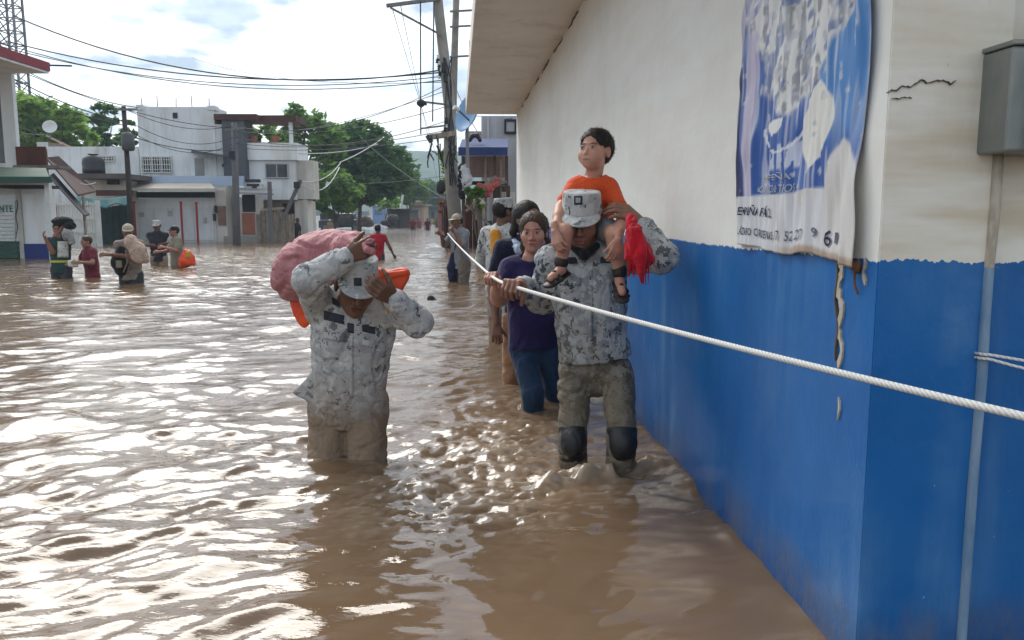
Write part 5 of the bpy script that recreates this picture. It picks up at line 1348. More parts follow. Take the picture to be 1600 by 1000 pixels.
Y0 = 36.0
wh = thing('white_house', 'large white two storey house with stepped roofline and barred windows', 'house', G(260, 377))
wb('wall', 74, 229, 216, None, Y0 + .12, 5, stw, wh)
wb('wall', 214, 167, 334, None, Y0, 1.6, stw, wh); wb('parapet_pier', 213, 164, 223, 172, Y0 - .05, .5, stw, wh); wb('parapet_pier', 324, 165, 335, 172, Y0 - .05, .5, stw, wh)
wb('wall', 333, 194, 351, None, Y0 + .05, 1.5, stw, wh)
wb('slate_panel', 350, 186, 381, 279, Y0 - .10, 1.2, slate, wh)
wb('roof_slab', 334, 178, 400, 187, Y0 - .2, 2, brownm, wh); wb('roof_slab', 400.2, 180, 462, 189, Y0 + .4, 2, brownm, wh)
wb('roof_post', 384, 189, 388, 224, Y0 + .5, .25, stw, wh); wb('roof_post', 452, 190, 455, 224, Y0 + .6, .25, stw, wh)
wb('wall', 380, 223, 463, 250, Y0 + .2, 2.0, stw2, wh); wb('wall', 382, 250.5, 461, 312, Y0 + .35, 1.8, stw, wh)
p = [P(463, 223, Y0 + .2), P(463, 312, Y0 + .2)]
wb('wall', 461, 312.4, 480, None, Y0 + .6, 1, stg, wh)
wb('pillar', 462, 250.6, 489, 311, Y0 + .55, 1.0, stg, wh)
wb('ground_floor_wall', 396, 312.5, 460, None, Y0 + 1.6, 4, stg, wh)
wb('doorway', 443, 318, 458, 368, Y0 + 1.5, .08, mat('dark_wood', (.06, .030, .022), .8, .3, 3, .2), wh)
window(wh, 224, 246, 267, 269, Y0, 12, 2, hbars=3); window(wh, 417, 257, 449, 277, Y0 + .35, 0, 1, mat('frame_grey', (.35, .35, .36), .5, .1, 5, .1)); window(wh, 156, 245, 178, 251, Y0 + .12, 5, 1, hbars=1)
wb('vent_hole', 270, 176, 277, 185, Y0 - .02, .05, dkm, wh)
wb('doorway', 305, 247, 318, 276, Y0 - .02, .05, mat('door_grey', (.26, .27, .27), .7, .2, 2, .2), wh)
b = MB(); a_, c_, d_ = P(299, 238, Y0 - .9), P(352, 246, Y0 - .9), P(299, 238, Y0 + .02)
b.hexa([a_, c_, P(352, 246, Y0 - .005), P(299, 238, Y0 - .005), a_ + A(0, 0, .10), c_ + A(0, 0, .10), P(352, 246, Y0 - .005) + A(0, 0, .1), P(299, 238, Y0 - .005) + A(0, 0, .1)]); b.build('door_canopy', slate, wh)
wb('wall_lamp', 347, 256, 350, 261, Y0 - .08, .07, dkm, wh)
wb('balcony_fascia', 200, 275, 380, 290, Y0 - 1.2, .15, bluef, wh)
# garage in front
ga = thing('garage', 'low white garage with beige tin canopy in front of the white house', 'garage', G(270, 378))
wb('wall', 206, 310, 336, None, Y0 - 1.4, 1.3, stw2, ga); wb('wall', 336.3, 293, 352, None, Y0 - 1.5, 1.4, stg, ga)
wb('canopy_shade_strip', 204, 300, 334, 309, Y0 - 1.55, .14, dkm, ga)  # near-black strip standing in for the shade under the canopy
b = MB(); y1 = Y0 - 2.4; q0, q1 = P(138, 298, y1), P(336, 298, y1); r0, r1 = P(140, 290, Y0 - 1.22), P(330, 290, Y0 - 1.22)
b.hexa([q0, q1, r1, r0, q0 + A(0, 0, .10), q1 + A(0, 0, .10), r1 + A(0, 0, .10), r0 + A(0, 0, .10)]); b.build('canopy', beig, ga)
for i in range(4): wb('garage_panel', 212 + i * 31, 324, 240 + i * 31, 376, Y0 - 1.44, .05, stw, ga, .02)
wb('gate_window', 341, 322, 352, 352, Y0 - 1.56, .05, mat('rust_grille', (.20, .12, .09), .8, .3, 3, .2), ga); wb('fuse_box', 335, 321, 338, 333, Y0 - 1.6, .1, dkm, ga); wb('fuse_box', 333, 334, 336, 345, Y0 - 1.6, .1, dkm, ga)
for u, v0, w, lb in ((285.5, 317, 2.6, 'thin red post standing against the garage wall by the olive shirted man'), (309.5, 318, 2.6, 'thin red post nearest the grey utility pole'), (208, 317, 8, 'thick red post beside the dark green boards')):
    g = P(u, 375, Y0 - 2.2); z1 = P(u, v0, Y0 - 2.2)[2]; hw = w / 1250 * Y0 / 2
    po = thing('post', lb, 'post', (g[0], g[1], -.72)); MB().box((g[0] - hw, g[1] - hw, -.72), (g[0] + hw, g[1] + hw, z1)).build('shaft', redp, po, bevel=.01); MB().box((g[0] - hw * 1.3, g[1] - hw * 1.3, z1 + .001), (g[0] + hw * 1.3, g[1] + hw * 1.3, z1 + .06)).build('cap', redp, po)
# right-hand shed with wooden fence
sh_ = thing('shed', 'lean-to shed with tin roof and reddish door beside the utility pole', 'shed', G(390, 372))
wb('wall', 374, 308, 398, None, Y0 - 1.0, 1.2, stg, sh_); wb('door', 379, 333, 397, 366, Y0 - 1.06, .05, mat('salmon_door', (.33, .12, .07), .8, .25, 2, .2), sh_); wb('opening', 379, 304, 398, 331, Y0 - 1.05, .04, dkm, sh_)
b = MB(); q0, q1 = P(372, 303, Y0 - 2.2), P(428, 305, Y0 - 2.2); r0, r1 = P(372, 296, Y0 - .6), P(426, 298, Y0 - .6); b.hexa([q0, q1, r1, r0] + [p + A(0, 0, .08) for p in (q0, q1, r1, r0)]); b.build('tin_roof', mat('grey_tin', (.28, .27, .27), .6, .2, 2, .2, 20), sh_)
wb('awning_board', 383, 280, 405, 285, Y0 - 1.3, .2, dkm, sh_); wb('awning_board', 385, 287, 403, 291, Y0 - 1.3, .2, dkm, sh_)
fe = thing('plank_fence', 'weathered wooden plank fence in front of the white house', 'fence', G(425, 366))
rg = random.Random(2)
for i in range(13):
    u = 402 + i * 4.4; wb('plank', u, 331 + rg.uniform(-3, 4), u + rg.uniform(3.2, 4.1), None, Y0 - .9 + rg.uniform(-.05, .05), .05, woodm, fe)
wb('rail', 400, 336, 460, 338.5, Y0 - .83, .05, woodm, fe)

# tall black tank and brown tin roofs left of the house
tk = thing('water_tank', 'black plastic water tank standing on the flat roof', 'water tank', P(147, 271, 33)); c_ = P(147, 271, 33); r_ = .42
MB().lathe(c_, [(r_, 0), (r_ * 1.02, .2), (r_, .22), (r_ * 1.02, .4), (r_, .45), (r_ * .96, .58), (r_ * .55, .70), (r_ * .50, .72)], 24).build('tank', blackm, tk, True); MB().lathe(c_ + A(0, 0, .72), [(r_ * .45, 0), (r_ * .45, .06), (r_ * .1, .08)], 16).build('lid', blackm, tk)
an_ = thing('roof_annex', 'low annex with flat dark roof slab carrying the water tank', 'building', G(165, 380)); wb('roof_slab', 112, 271, 194, 279, 32.3, 2.5, mat('roof_dark', (.10, .085, .08), .9, .3, 1, .3), an_); wb('wall', 128, 279.3, 193, None, 33.4, 1.2, stg, an_)
wb('stub_pillar', 167, 279.3, 183, 288, 33.2, .18, dkm, an_)
br = thing('collapsed_roof', 'sagging reddish brown tin roof slumped between shop and house', 'roof', G(120, 385))
b = MB(); pts = [P(72, 246, 25.5), P(92, 244, 27), P(150, 298, 31), P(122, 304, 25.5)]
b.hexa([p - A(0, 0, .06) for p in pts] + pts); b.build('tin_sheet', brownm, br)
pts = [P(76, 275, 25), P(84, 270, 26), P(140, 334, 26.0), P(132, 336, 25)]
b = MB(); b.hexa([p - A(0, 0, .05) for p in pts] + pts); b.build('tin_sheet', mat('dark_tin', (.05, .048, .05), .7, .3, 1.5, .3, 20), br)
wb('brown_panel', 150, 297, 206, 306, 32.6, .1, brownm, br); wb('support_post', 76, 300, 79, None, 25.6, .08, woodm, br); wb('support_post', 128, 305, 130, None, 25.8, .08, woodm, br)
tp = thing('tarpaulin', 'blue green tarpaulin hung over the dark board gate', 'tarpaulin', P(160, 322, 31)); 
U2, V2 = np.meshgrid(np.linspace(118, 202, 30), np.linspace(0, 1, 8)); vv = [P(u, 306 + 5 * math.sin((u - 118) / 84 * 3.14) + w * (12 + 3 * math.sin(u * .2)), 31.2 - .5 * w) + A(0, .06 * math.sin(u * .5), 0) for u, w in zip(U2.ravel(), V2.ravel())]
o = wmesh('sheet', vv, gridfaces(8, 30), tealt, tp, True); so = o.modifiers.new('t', 'SOLIDIFY'); so.thickness = .02
gt = thing('board_gate', 'dark green upright board gate under the tarpaulin', 'gate', G(178, 382)); rg = random.Random(8)
for i in range(9): wb('board', 155 + i * 5, 321 + rg.uniform(-1, 2), 159.2 + i * 5, None, 31.6 + rg.uniform(-.06, .06), .06, dkgreen, gt)
wb('rail', 154, 333, 201, 335, 31.5, .05, dkgreen, gt)
rf = thing('railing', 'white painted metal bar railing beside the dark green gate', 'railing', G(120, 385))
for i in range(16): wb('bar', 86 + i * 4.1, 315 + 2 * math.sin(i), 87.3 + i * 4.1, None, 29.6, .04, whp, rf)
for v in (319, 341, 362): wb('rail', 84, v, 152, v + 1.8, 29.52, .05, whp, rf)
wb('post', 149, 313, 153.5, None, 29.5, .12, whp, rf)
wb('post', 72, 318, 76, None, 29.5, .1, redp, rf); wb('post', 80, 318, 86, None, 29.5, .1, redp, rf)

# shop on the far left with green awning
Y1 = 21.2
sp = thing('shop', 'white shop with green awning, lettering and blue plinth', 'shop', G(30, 403))
wb('wall', -160, 304, 76, None, Y1 + .05, .3, stw2, sp); wb('upper_wall', -160, 285, 74, 303.6, Y1 + .6, .3, stg, sp); wb('plinth', 31, 381, 77, None, Y1 - .02, .06, bluep, sp)
wb('pilaster', 24, 296, 30, None, Y1 - .03, .07, stg, sp); wb('post', 69, 284, 76, None, Y1 - .6, .12, whp, sp)
b = MB(); q0, q1 = P(-160, 284, Y1 - .9), P(78, 283, Y1 - .9); r0, r1 = P(-160, 262, Y1 + .5), P(72, 266, Y1 + .5); b.hexa([q0, q1, r1, r0] + [p + A(0, 0, .06) for p in (q0, q1, r1, r0)]); b.build('awning', greenp, sp)
wb('awning_edge', -160, 276, 79, 285.5, Y1 - .97, .06, greenp, sp); wb('soffit_board', 0, 289, 69, 294, Y1 - .45, .7, dkm, sp)
for i in range(11): wb('shutter_slat', -20, 314 + i * 6, 23, 318.6 + i * 6, Y1 - .0, .06, whp, sp)
for i in range(4): wb('green_board', -20, 377 + i * 7, 27, 382.5 + i * 7, Y1 - .12, .10, greenp, sp)
mteal = mat('teal_lettering', (.05, .17, .16), .8, .2, 9, 0)
def wall_text(body, u, v, hpx, wpx, y, parent, material, depth=.006):
    a_ = P(u, v, y); w_, f_ = text_mesh('lettering', body, material, parent, a_, (1, 0, 0), (0, 0, 1), hpx / 1250 * y, wpx / 1250 * y, depth); wmesh('lettering', w_, f_, material, parent)
wall_text('NTE', -1, 331, 10, 21, Y1 - .012, sp, mteal)
for i, v in enumerate((338, 349, 361)): wall_text(('3', 'k', 'r')[i], 31, v, 6, 5, Y1 + .043, sp, mat('dark_scrawl', (.06, .08, .08), .8, .2, 9, 0))
b = MB(); b.tube([P(26 + 1.2 * math.sin(i * 1.1), 312 + i * 6, Y1 - .045) for i in range(11)], .012, 5); b.build('scrawl', MATS['dark_scrawl'], sp)
wb('rust_screen', 26, 229, 70, 258, Y1 + 1.6, .06, rustm, sp); wb('roof_clutter', 20, 258, 92, 263, Y1 + 1.2, .6, mat('clutter_grey', (.16, .15, .14), .9, .5, 2, .4), sp)
# two storey house with red eave at the edge
rh = thing('red_roof_house', 'two storey house with red painted eave at the street side', 'house', G(0, 395))
Y2 = 23.5
wb('wall', -260, 118, 4, 261, Y2, .3, stw, rh); wb('column', 9, 112, 17, 262, Y2 - .6, .16, stw2, rh); wb('dark_window', -40, 145, 2, 255, Y2 - .04, .05, mg_, rh); wb('sill', -60, 255, 12, 262, Y2 - .25, .3, stw2, rh)
for v in (120, 141): wb('window_frame', -40, v, 3, v + 2.5, Y2 - .07, .05, whp, rh)
xe = float(P(78, 100, 23.0)[0]); ze = float(P(78, 98, 23.0)[2])
MB().box((xe - 6, 13.5, ze - .24), (xe, 23.0, ze)).build('red_eave', mat('red_eave', (.24, .035, .045), .7, .15, 1.5, .2), rh)
MB().box((xe - 6, 13.5, ze - .30), (xe - .03, 22.97, ze - .242)).build('soffit', stw2, rh)
b = MB(); b.bar(P(78, 102, Y2 - 1.2), P(112, 103, Y2 - 1.2), .04); b.build('eave_rod', dkm, rh)

# lattice mast
mst = thing('lattice_mast', 'tall steel lattice radio mast rising behind the red eave', 'mast', P(22, 200, 75) * A(1, 1, 0)); ym = 75; cx = P(22, 100, ym)[0]; wd = .85
steel = mat('galvanised', (.17, .175, .19), .5, .15, 3, .1, metal=.4)
for k, (sx, sy) in enumerate(((-1, -1), (1, -1), (1, 1), (-1, 1))): MB().bar((cx + sx * wd, ym + sy * wd, 0), (cx + sx * wd * .8, ym + sy * wd * .8, 26), .17).build('leg', steel, mst)
zs = np.arange(0, 26, 1.1)
for i in range(len(zs) - 1):
    w0 = wd * (1 - .2 * zs[i] / 26); b = MB()
    c4 = [(cx - w0, ym - w0), (cx + w0, ym - w0), (cx + w0, ym + w0), (cx - w0, ym + w0)]
    for k in range(4): b.bar((*c4[k], zs[i]), (*c4[(k+1) % 4], zs[i]), .09); b.bar((*c4[k], zs[i]), (*c4[(k+1) % 4], zs[i+1]), .08)
    b.build('brace', steel, mst)
# dish on the left roof, gable behind
ds = thing('satellite_dish', 'small pale satellite dish on the roof by the trees', 'satellite dish', P(79, 212, 30)); MB().lathe(P(79, 200, 30), [(.03, 0), (.12, .02), (.2, .06), (.25, .11), (.24, .115), (.19, .07), (.02, .02)], 20, (.3, -1, .4)).build('dish', whp, ds, True); MB().bar(P(79, 201, 30.02), P(79, 216, 30.02), .04).build('mount', steel, ds)
b = MB(); pts = [P(72, 210, 40), P(112, 229, 40), P(112, 229, 44), P(72, 210, 44)]; b.hexa([p - A(0, 0, .12) for p in pts] + pts); gb = thing('tin_gable', 'small sloping tan roof edge behind the rust screen', 'roof', P(90, 232, 41)); b.build('sheet', mat('tan_tin', (.42, .30, .24), .8, .2, 1.5, .2), gb); wb('wall', 58, 222, 75, 232, 41, 2, stw, gb)

# ------------------------------------------------------------------ right-hand side beyond the corner
rb = thing('grey_building', 'grey plastered building with small framed window beyond the corner wall', 'building', G(790, 410)); Y3 = 20.5
stgrey = mat('stucco_grey', (.40, .41, .43), .9, .12, .6, .4, 14, dirt=(.30, .29, .28))
wb('wall', 752, 181, 900, None, Y3, 6, stgrey, rb); wb('wall', 727, 205, 751.5, 262, Y3 + .6, 5, mat('stucco_dull', (.34, .32, .31), .9, .15, .8, .3), rb)
window(rb, 791, 190, 804, 206, Y3, 0, 0, dkm, mat('pale_glass', (.33, .35, .36), .3, .1, 2, 0)); wb('downpipe', 761, 182, 764, None, Y3 - .12, .1, mat('pipe_grey', (.42, .43, .45), .6, .1, 3, .1), rb)
wb('side_stub', 733, 63, 742, 122, 15.5, .5, stg, rb); wb('door_frame', 797, 300, 805, None, Y3 - .05, .06, stg, rb); wb('electric_box', 796, 322, 806, 336, Y3 - .12, .1, whp, rb)
st_ = thing('market_stall', 'ramshackle stall with blue awning, beams and hanging rags', 'stall', G(755, 400)); Y4 = 19.0
b = MB(); q0, q1 = P(716, 238, Y4 - .8), P(793, 236, Y4 - .8); r0, r1 = P(722, 221, Y4 + .9), P(795, 219, Y4 + .9); b.hexa([q0, q1, r1, r0] + [p + A(0, 0, .05) for p in (q0, q1, r1, r0)]); b.build('awning', cloth('blue_awning', (.035, .055, .15), .2, .5, 3, 60), st_)
wb('awning_valance', 716, 230, 793, 243, Y4 - .87, .05, MATS['blue_awning'], st_)
wb('back_board', 724, 244, 792, 277, Y4 + .3, .08, mat('pink_board', (.30, .19, .17), .85, .25, 2, .3, dirt=(.18, .12, .10)), st_)
for u, w in ((721, 5), (757, 3), (771, 4), (781, 3), (789, 5)): wb('post', u, 243.5, u + w, None, Y4 - .4 + .05 * (u % 3), .1, woodm if w == 3 else mat('dark_post', (.09, .06, .05), .85, .3, 3, .3), st_)
for (a_, c_) in (((724, 300), (792, 284)), ((726, 318), (770, 356)), ((735, 308), (775, 275)), ((728, 330), (760, 300)), ((745, 340), (770, 380))): MB().bar(P(*a_, Y4 - .5), P(*c_, Y4 - .45), .055).build('beam', woodm, st_)
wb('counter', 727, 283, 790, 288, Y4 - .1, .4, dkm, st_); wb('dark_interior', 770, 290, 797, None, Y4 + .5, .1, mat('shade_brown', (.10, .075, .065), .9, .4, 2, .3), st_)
for i, (pt, c_, nm) in enumerate((([(748, 292), (760, 300), (772, 290), (778, 280)], (.42, .10, .09), 'red_rag'), ([(722, 262), (724, 285), (722, 306)], (.02, .022, .03), 'dark_rag'), ([(726, 264), (728, 280), (727, 296)], (.5, .5, .52), 'white_rag'), ([(730, 298), (742, 306), (756, 304)], (.10, .13, .07), 'green_net'), ([(745, 315), (750, 322), (754, 330)], (.42, .40, .30), 'pale_rag'))):
    V_ = Vol(); V_.chain([P(*q, Y4 - .62 - .03 * i) for q in pt], [.10, .13, .08, .05][:len(pt)] , .06, A(0, 1, 0), .6); gar('rag', V_, .022, cloth(nm, c_, .3, .9, 10), st_, .03, 7, i)
V_ = Vol(); V_.chain([P(734, 219, Y4), P(738, 212, Y4), P(746, 211, Y4), P(750, 219, Y4)], [.05, .05, .05, .05], .03); gar('roof_tyre', V_, .02, blackm, st_, 0)
rs = thing('rusty_sheets', 'rust brown corrugated sheets fencing the pole foot', 'fence', G(730, 386)); Y5 = 28.0
for i, (u0, u1, v0, v1) in enumerate(((694, 712, 321, None), (722, 738, 320, None), (738.4, 752, 318, None), (752.4, 768, 322, None))):
    us = np.linspace(u0, u1, 22); lo, hi = P(u0, v0, Y5), P(u1, v0 + (5 if i == 0 else 0), Y5); b = MB(); vs = []
    for k in range(22):
        f = k / 21; p_ = lo + (hi - lo) * f; dy = .035 * math.sin(k * 1.5)
        vs += [(p_[0], Y5 + dy + .1 * i, -.9), (p_[0], Y5 + dy + .1 * i, p_[2])]
    o = wmesh('sheet', vs, [(2*k, 2*k+2, 2*k+3, 2*k+1) for k in range(21)], rustm, rs); so = o.modifiers.new('t', 'SOLIDIFY'); so.thickness = .01
wb('rail', 693, 330, 769, 332, Y5 + .45, .06, woodm, rs)
dsh = thing('satellite_dish', 'large blue satellite dish on a post beyond the eave', 'satellite dish', P(728, 240, 17.5)); c_ = P(738, 180, 17.5)
MB().lathe(c_, [(.035, 0), (.17, .02), (.31, .07), (.42, .15), (.41, .158), (.305, .088), (.035, .02)], 32, (-.78, -.55, .28)).build('dish', mat('dish_blue', (.17, .32, .52), .5, .08, 1.5, .05), dsh, True)
MB().tube([P(731, 262, 17.6), P(730, 200, 17.6), P(735, 185, 17.55)], .035, 8).build('mast', steel, dsh); MB().tube([P(735, 190, 17.5), P(714, 170, 17.2)], .02, 6).build('feed_arm', steel, dsh); MB().lathe(P(714, 170, 17.2), [(.05, -.05), (.05, .08)], 10, (-.7, -.5, .3)).build('receiver', whp, dsh)

# vehicles and kiosk at the far end
pk_ = thing('pickup', 'dark pickup truck loaded with people and goods in the flood', 'pickup', G(530, 358.5)); g = G(530, 358.5); yk = g[1]
dkpaint = mat('dark_car_paint', (.015, .016, .02), .3, .2, 1, 0); gl2 = MATS['window_glass']
def kb(name, u0, v0, u1, v1, dy, th, m_, par=None, bev=.03): return wb(name, u0, v0, u1, v1, yk + dy, th, m_, par or pk_, bev)
kb('bed', 498, 344, 530, 356, 0, 1.8, dkpaint); kb('cab', 529, 333, 551, 355, .02, 1.75, dkpaint, bev=.12); kb('bonnet', 550, 343, 566, 355, .05, 1.7, dkpaint, bev=.1)
kb('window', 532, 335, 539, 342, -.005, .03, gl2); kb('window', 541, 335, 548, 342, -.005, .03, gl2); kb('headlight', 563, 346, 566.4, 349, .02, .05, whp)
for u in (508, 556): w = MB().lathe(P(u, 356, yk - .06), [(.36, 0), (.38, .03), (.38, .18), (.36, .22)], 18, (0, 1, 0)).build('wheel', blackm, pk_, True); MB().lathe(P(u, 356, yk - .07), [(.2, 0), (.18, .03)], 14, (0, 1, 0)).build('rim', steel, w)
kb('load', 500, 334, 527, 343.6, .3, 1.0, mat('tarped_load', (.05, .05, .06), .8, .5, 2, .5)); kb('load_crate', 519, 328, 530, 333.5, .5, .8, stgrey); kb('plank_load', 555, 338, 572, 342, .4, .3, woodm)
kk = thing('kiosk', 'small blue and white kiosk among the trees at the street end', 'kiosk', G(590, 349)); yq = G(590, 349)[1]
wb('wall', 577, 322, 582, None, yq - .02, 2, whp, kk); wb('wall', 582.3, 322, 600, None, yq, 2, mat('kiosk_blue', (.16, .26, .45), .7, .15, 1, .1), kk); wb('roof', 575, 317, 602, 321.7, yq - .3, 2.8, whp, kk); wb('hatch', 585, 328, 597, 336, yq - .04, .05, mat('hatch_blue', (.08, .14, .30), .7, .2, 1, .1), kk)
for i, (u0, u1, v0, c_, lb) in enumerate(((606, 640, 326, (.07, .06, .055), 'brown tin shack at the far end of the street'), (640, 662, 318, (.33, .24, .16), 'tan low house far down the street'), (662, 690, 322, (.10, .13, .13), 'dark green shuttered house far down the street'), (684, 700, 312, (.32, .10, .07), 'red brick house far down the street on the right'))):
    yq = (80, 105, 120, 62)[i]; hs_ = thing('house', lb, 'house', A(P((u0 + u1) / 2, 340, yq)[0], yq, 0)); mm = mat('far_wall_%d' % i, c_, .9, .3, .6, .2)
    wb('wall', u0, v0 + 4, u1, None, yq, 6, mm, hs_); wb('roof', u0 - 1.5, v0, u1 + 1.5, v0 + 3.8, yq - .5, 7, mat('far_roof_%d' % i, hue(c_, .6), .9, .3, .6, .2), hs_)
    wb('door', (u0 + u1) / 2 - 2, v0 + 9, (u0 + u1) / 2 + 2, None, yq - .04, .05, dkm, hs_); wb('window', u0 + 4, v0 + 8, u0 + 9, v0 + 13, yq - .04, .05, mg_, hs_)

# clutter along the far street
for i, (u0, u1, v0, y, c_, lb) in enumerate(((600, 616, 338, 74, (.06, .05, .05), 'heap of dark salvaged goods in the water near the kiosk'), (622, 634, 338, 88, (.20, .13, .10), 'brown heap of furniture beside the tin shack'), (565, 578, 340, 66, (.16, .13, .11), 'pile of planks and sacks behind the pickup'))):
    V_ = Vol(); rg = random.Random(i + 40)
    for k in range(7): V_.ell(P(rg.uniform(u0, u1), rg.uniform(v0 + 2, v0 + 14), y), A(rg.uniform(.25, .6), .4, rg.uniform(.2, .4)), None, .05)
    tag(gar('salvage_heap', V_, .06, mat('heap_%d' % i, c_, .9, .6, 2, .5), None, .05, 3, i), lb, 'heap')
ps = thing('leaning_pole', 'pale pole leaning by the tin shack far down the street', 'pole', A(P(622, 350, 84)[0], 84, -.7)); MB().tube([A(P(620, 350, 84)[0], 84, -.7), P(630, 302, 84)], .12, 8).build('shaft', whp, ps)
sg_ = thing('signboard', 'faded shop signboard over the far street', 'sign', P(650, 320, 96)); wb('board', 642, 308, 660, 316, 96, .1, beig, sg_); wb('leg', 643, 316.3, 644.2, None, 96, .1, steel, sg_); wb('leg', 657, 316.3, 658.2, None, 96, .1, steel, sg_)
# stall clutter
rg = random.Random(21)
for i, (u, v, w, h_, c_) in enumerate(((728, 312, 10, 12, (.18, .10, .05)), (742, 330, 12, 14, (.30, .26, .20)), (759, 345, 10, 18, (.05, .07, .10)), (776, 330, 9, 26, (.22, .12, .08)), (783, 300, 8, 20, (.30, .28, .26)))): wb('crate', u, v, u + w, v + h_, Y4 - .3 - .05 * i, .3, mat('crate_%d' % i, c_, .9, .4, 3, .4), st_, .02)

# rooftop odds and ends of the white house
for i, u in enumerate((222, 246, 275, 300, 327)):
    g = P(u, 166, Y0 + .6); MB().tube([g - A(0, 0, .05), g + A(.02 * (i % 3 - 1), 0, .35 + .12 * (i % 2))], .018, 5).build('rebar_stub', rustm, wh)
for u in (396, 430): 
    g = P(u, 223, Y0 + .8); MB().lathe(g, [(.14, 0), (.20, .28), (.21, .30)], 12).build('roof_pot', mat('terracotta', (.30, .12, .07), .9, .2, 4, .2), wh)
ac = wb('air_conditioner', 392, 287, 408, 296, Y0 + .02, .35, whp, wh, .02); wb('grille', 394, 288.5, 401, 294.5, Y0 - .01, .02, dkm, ac)
for i in range(7): wb('shutter_slat', 339, 296 + i * 3.4, 351, 298.6 + i * 3.4, Y0 - 1.53, .03, stg, ga)
for (u, v, w, h_) in ((216, 332, 9, 7), (262, 329, 7, 9), (318, 340, 5, 9)): wb('wall_notice', u, v, u + w, v + h_, Y0 - 1.47, .02, mat('notice_%d' % u, (.42, .42, .38), .9, .3, 3, .1), ga)
wb('step', 350, 369, 400, None, Y0 - 1.9, .5, conc, sh_)
b = MB(); b.tube(catenary(P(86, 262, 26), P(150, 285, 30), .25), .012, 5); tag(b.build('clothes_line', MATS['white_paint']), 'slack washing line beside the brown tin roof', 'line')

# ------------------------------------------------------------------ trees
def leaf_mat(name, c0, c1):
    m, t = newmat(name)
    at = t.n('ShaderNodeVertexColor'); at.layer_name = 'Col'
    c = t.mix(at.outputs['Color'], c0, c1); t.base(c); t.rough(.6); t.b.inputs['Specular IOR Level'].default_value = .25
    tr = t.n('ShaderNodeBsdfTranslucent'); t.l(t.mix(.5, c, hue(c1, 1.6)), tr.inputs[0]); mx = t.n('ShaderNodeMixShader'); mx.inputs[0].default_value = .48
    t.l(t.b.outputs[0], mx.inputs[1]); t.l(tr.outputs[0], mx.inputs[2]); t.l(mx.outputs[0], t.out.inputs[0]); return m
lm = [leaf_mat('leaf_green', (.050, .105, .024), (.175, .300, .062)), leaf_mat('leaf_deep', (.030, .078, .026), (.110, .205, .055)), leaf_mat('leaf_light', (.090, .170, .030), (.245, .385, .075))]
bark = mat('bark', (.085, .065, .05), .95, .3, 6, .6, 25)
def tree(label, base, lobes, material, seed, leaf=.26, dens=1.0, group=None, name='tree', flat=0):
    """lobes: (centre, radii) of the crown's masses; every leaf is a small bent face"""
    rg = np.random.default_rng(seed); base = np.array(base, float)
    root = thing(name, label, 'tree', base, group)
    b = MB(); top = np.mean([l[0] for l in lobes], 0); hgt = top[2] - base[2]; r0 = max(.10, hgt * .035)
    k = base + (top - base) * .5 + A(rg.normal(0, .2), rg.normal(0, .2), 0)
    b.tube([base, base + (k - base) * .5, k, top], [r0, r0 * .8, r0 * .6, r0 * .3], 8); b.build('trunk', bark, root, True)
    for l in lobes[:6]:
        c = np.array(l[0]); m_ = (k + c) / 2 + A(0, 0, rg.normal(0, .2)); MB().tube([k - A(0, 0, .3), m_, c + A(0, 0, l[1][2] * .3)], [r0 * .45, r0 * .3, r0 * .08], 6).build('branch', bark, root, True)
    vs, cs = [], []
    for c, r in lobes:
        c, r = np.array(c, float), np.array(r, float); nc = max(8, int(dens * 26 * (r[0] * r[1] * r[2]) ** .55))
        u = rg.normal(size=(nc, 3)); u /= np.linalg.norm(u, axis=1)[:, None]; rad = rg.uniform(.45, 1.06, nc) ** .6
        cl = c + u * r * rad[:, None]; cr = rg.uniform(.35, .9, nc) * min(r) * .42
        for p, q_ in zip(cl, cr):
            n = int(dens * 26); d = rg.normal(size=(n, 3)) * .48; pt = p + d * q_ * A(1.15, 1.15, .75)
            ax1 = rg.normal(size=(n, 3)); ax1[:, 2] *= .5; ax1 /= np.linalg.norm(ax1, axis=1)[:, None]; ax2 = np.cross(ax1, rg.normal(size=(n, 3))); ax2 /= np.linalg.norm(ax2, axis=1)[:, None]
            sz = leaf * rg.uniform(.6, 1.3, n)[:, None]
            vs.append(np.stack([pt - ax1 * sz, pt - ax2 * sz * .42, pt + ax1 * sz, pt + ax2 * sz * .42], 1).reshape(-1, 3))
            cs.append(np.repeat(np.clip(rg.normal(.45 + .15 * rg.normal(), .2, n), 0, 1), 4))
    v = np.concatenate(vs); col_ = np.repeat(np.concatenate(cs)[:, None], 3, 1)
    wmesh('crown', v, np.arange(len(v)).reshape(-1, 4), material, root, False, col_)
    return root
def lobe(u, v, y, ru, rv, ry=None):
    k = y / F_PX; return (P(u, v, y), (ru * k, (ry or ru) * k, rv * k))
tree('bushy light green tree behind the red eave house', A(*P(70, 300, 52)[:2], -.7), [lobe(60, 180, 52, 42, 30), lobe(95, 190, 52, 34, 26), lobe(35, 205, 52, 30, 30), lobe(120, 212, 52, 28, 18), lobe(70, 215, 52, 45, 18)], lm[2], 1, .30, 1.0)
tree('dark tall tree beside the utility pole on the left', A(*P(160, 300, 58)[:2], -.7), [lobe(160, 178, 58, 18, 16), lobe(145, 195, 58, 16, 16), lobe(175, 205, 58, 22, 20), lobe(150, 215, 58, 24, 16)], lm[1], 2, .26, .8)
tree('round dark tree touching the tall wall of the house', A(*P(205, 300, 48)[:2], -.7), [lobe(203, 205, 48, 13, 14), lobe(198, 220, 48, 14, 10)], lm[1], 3, .2, .9)
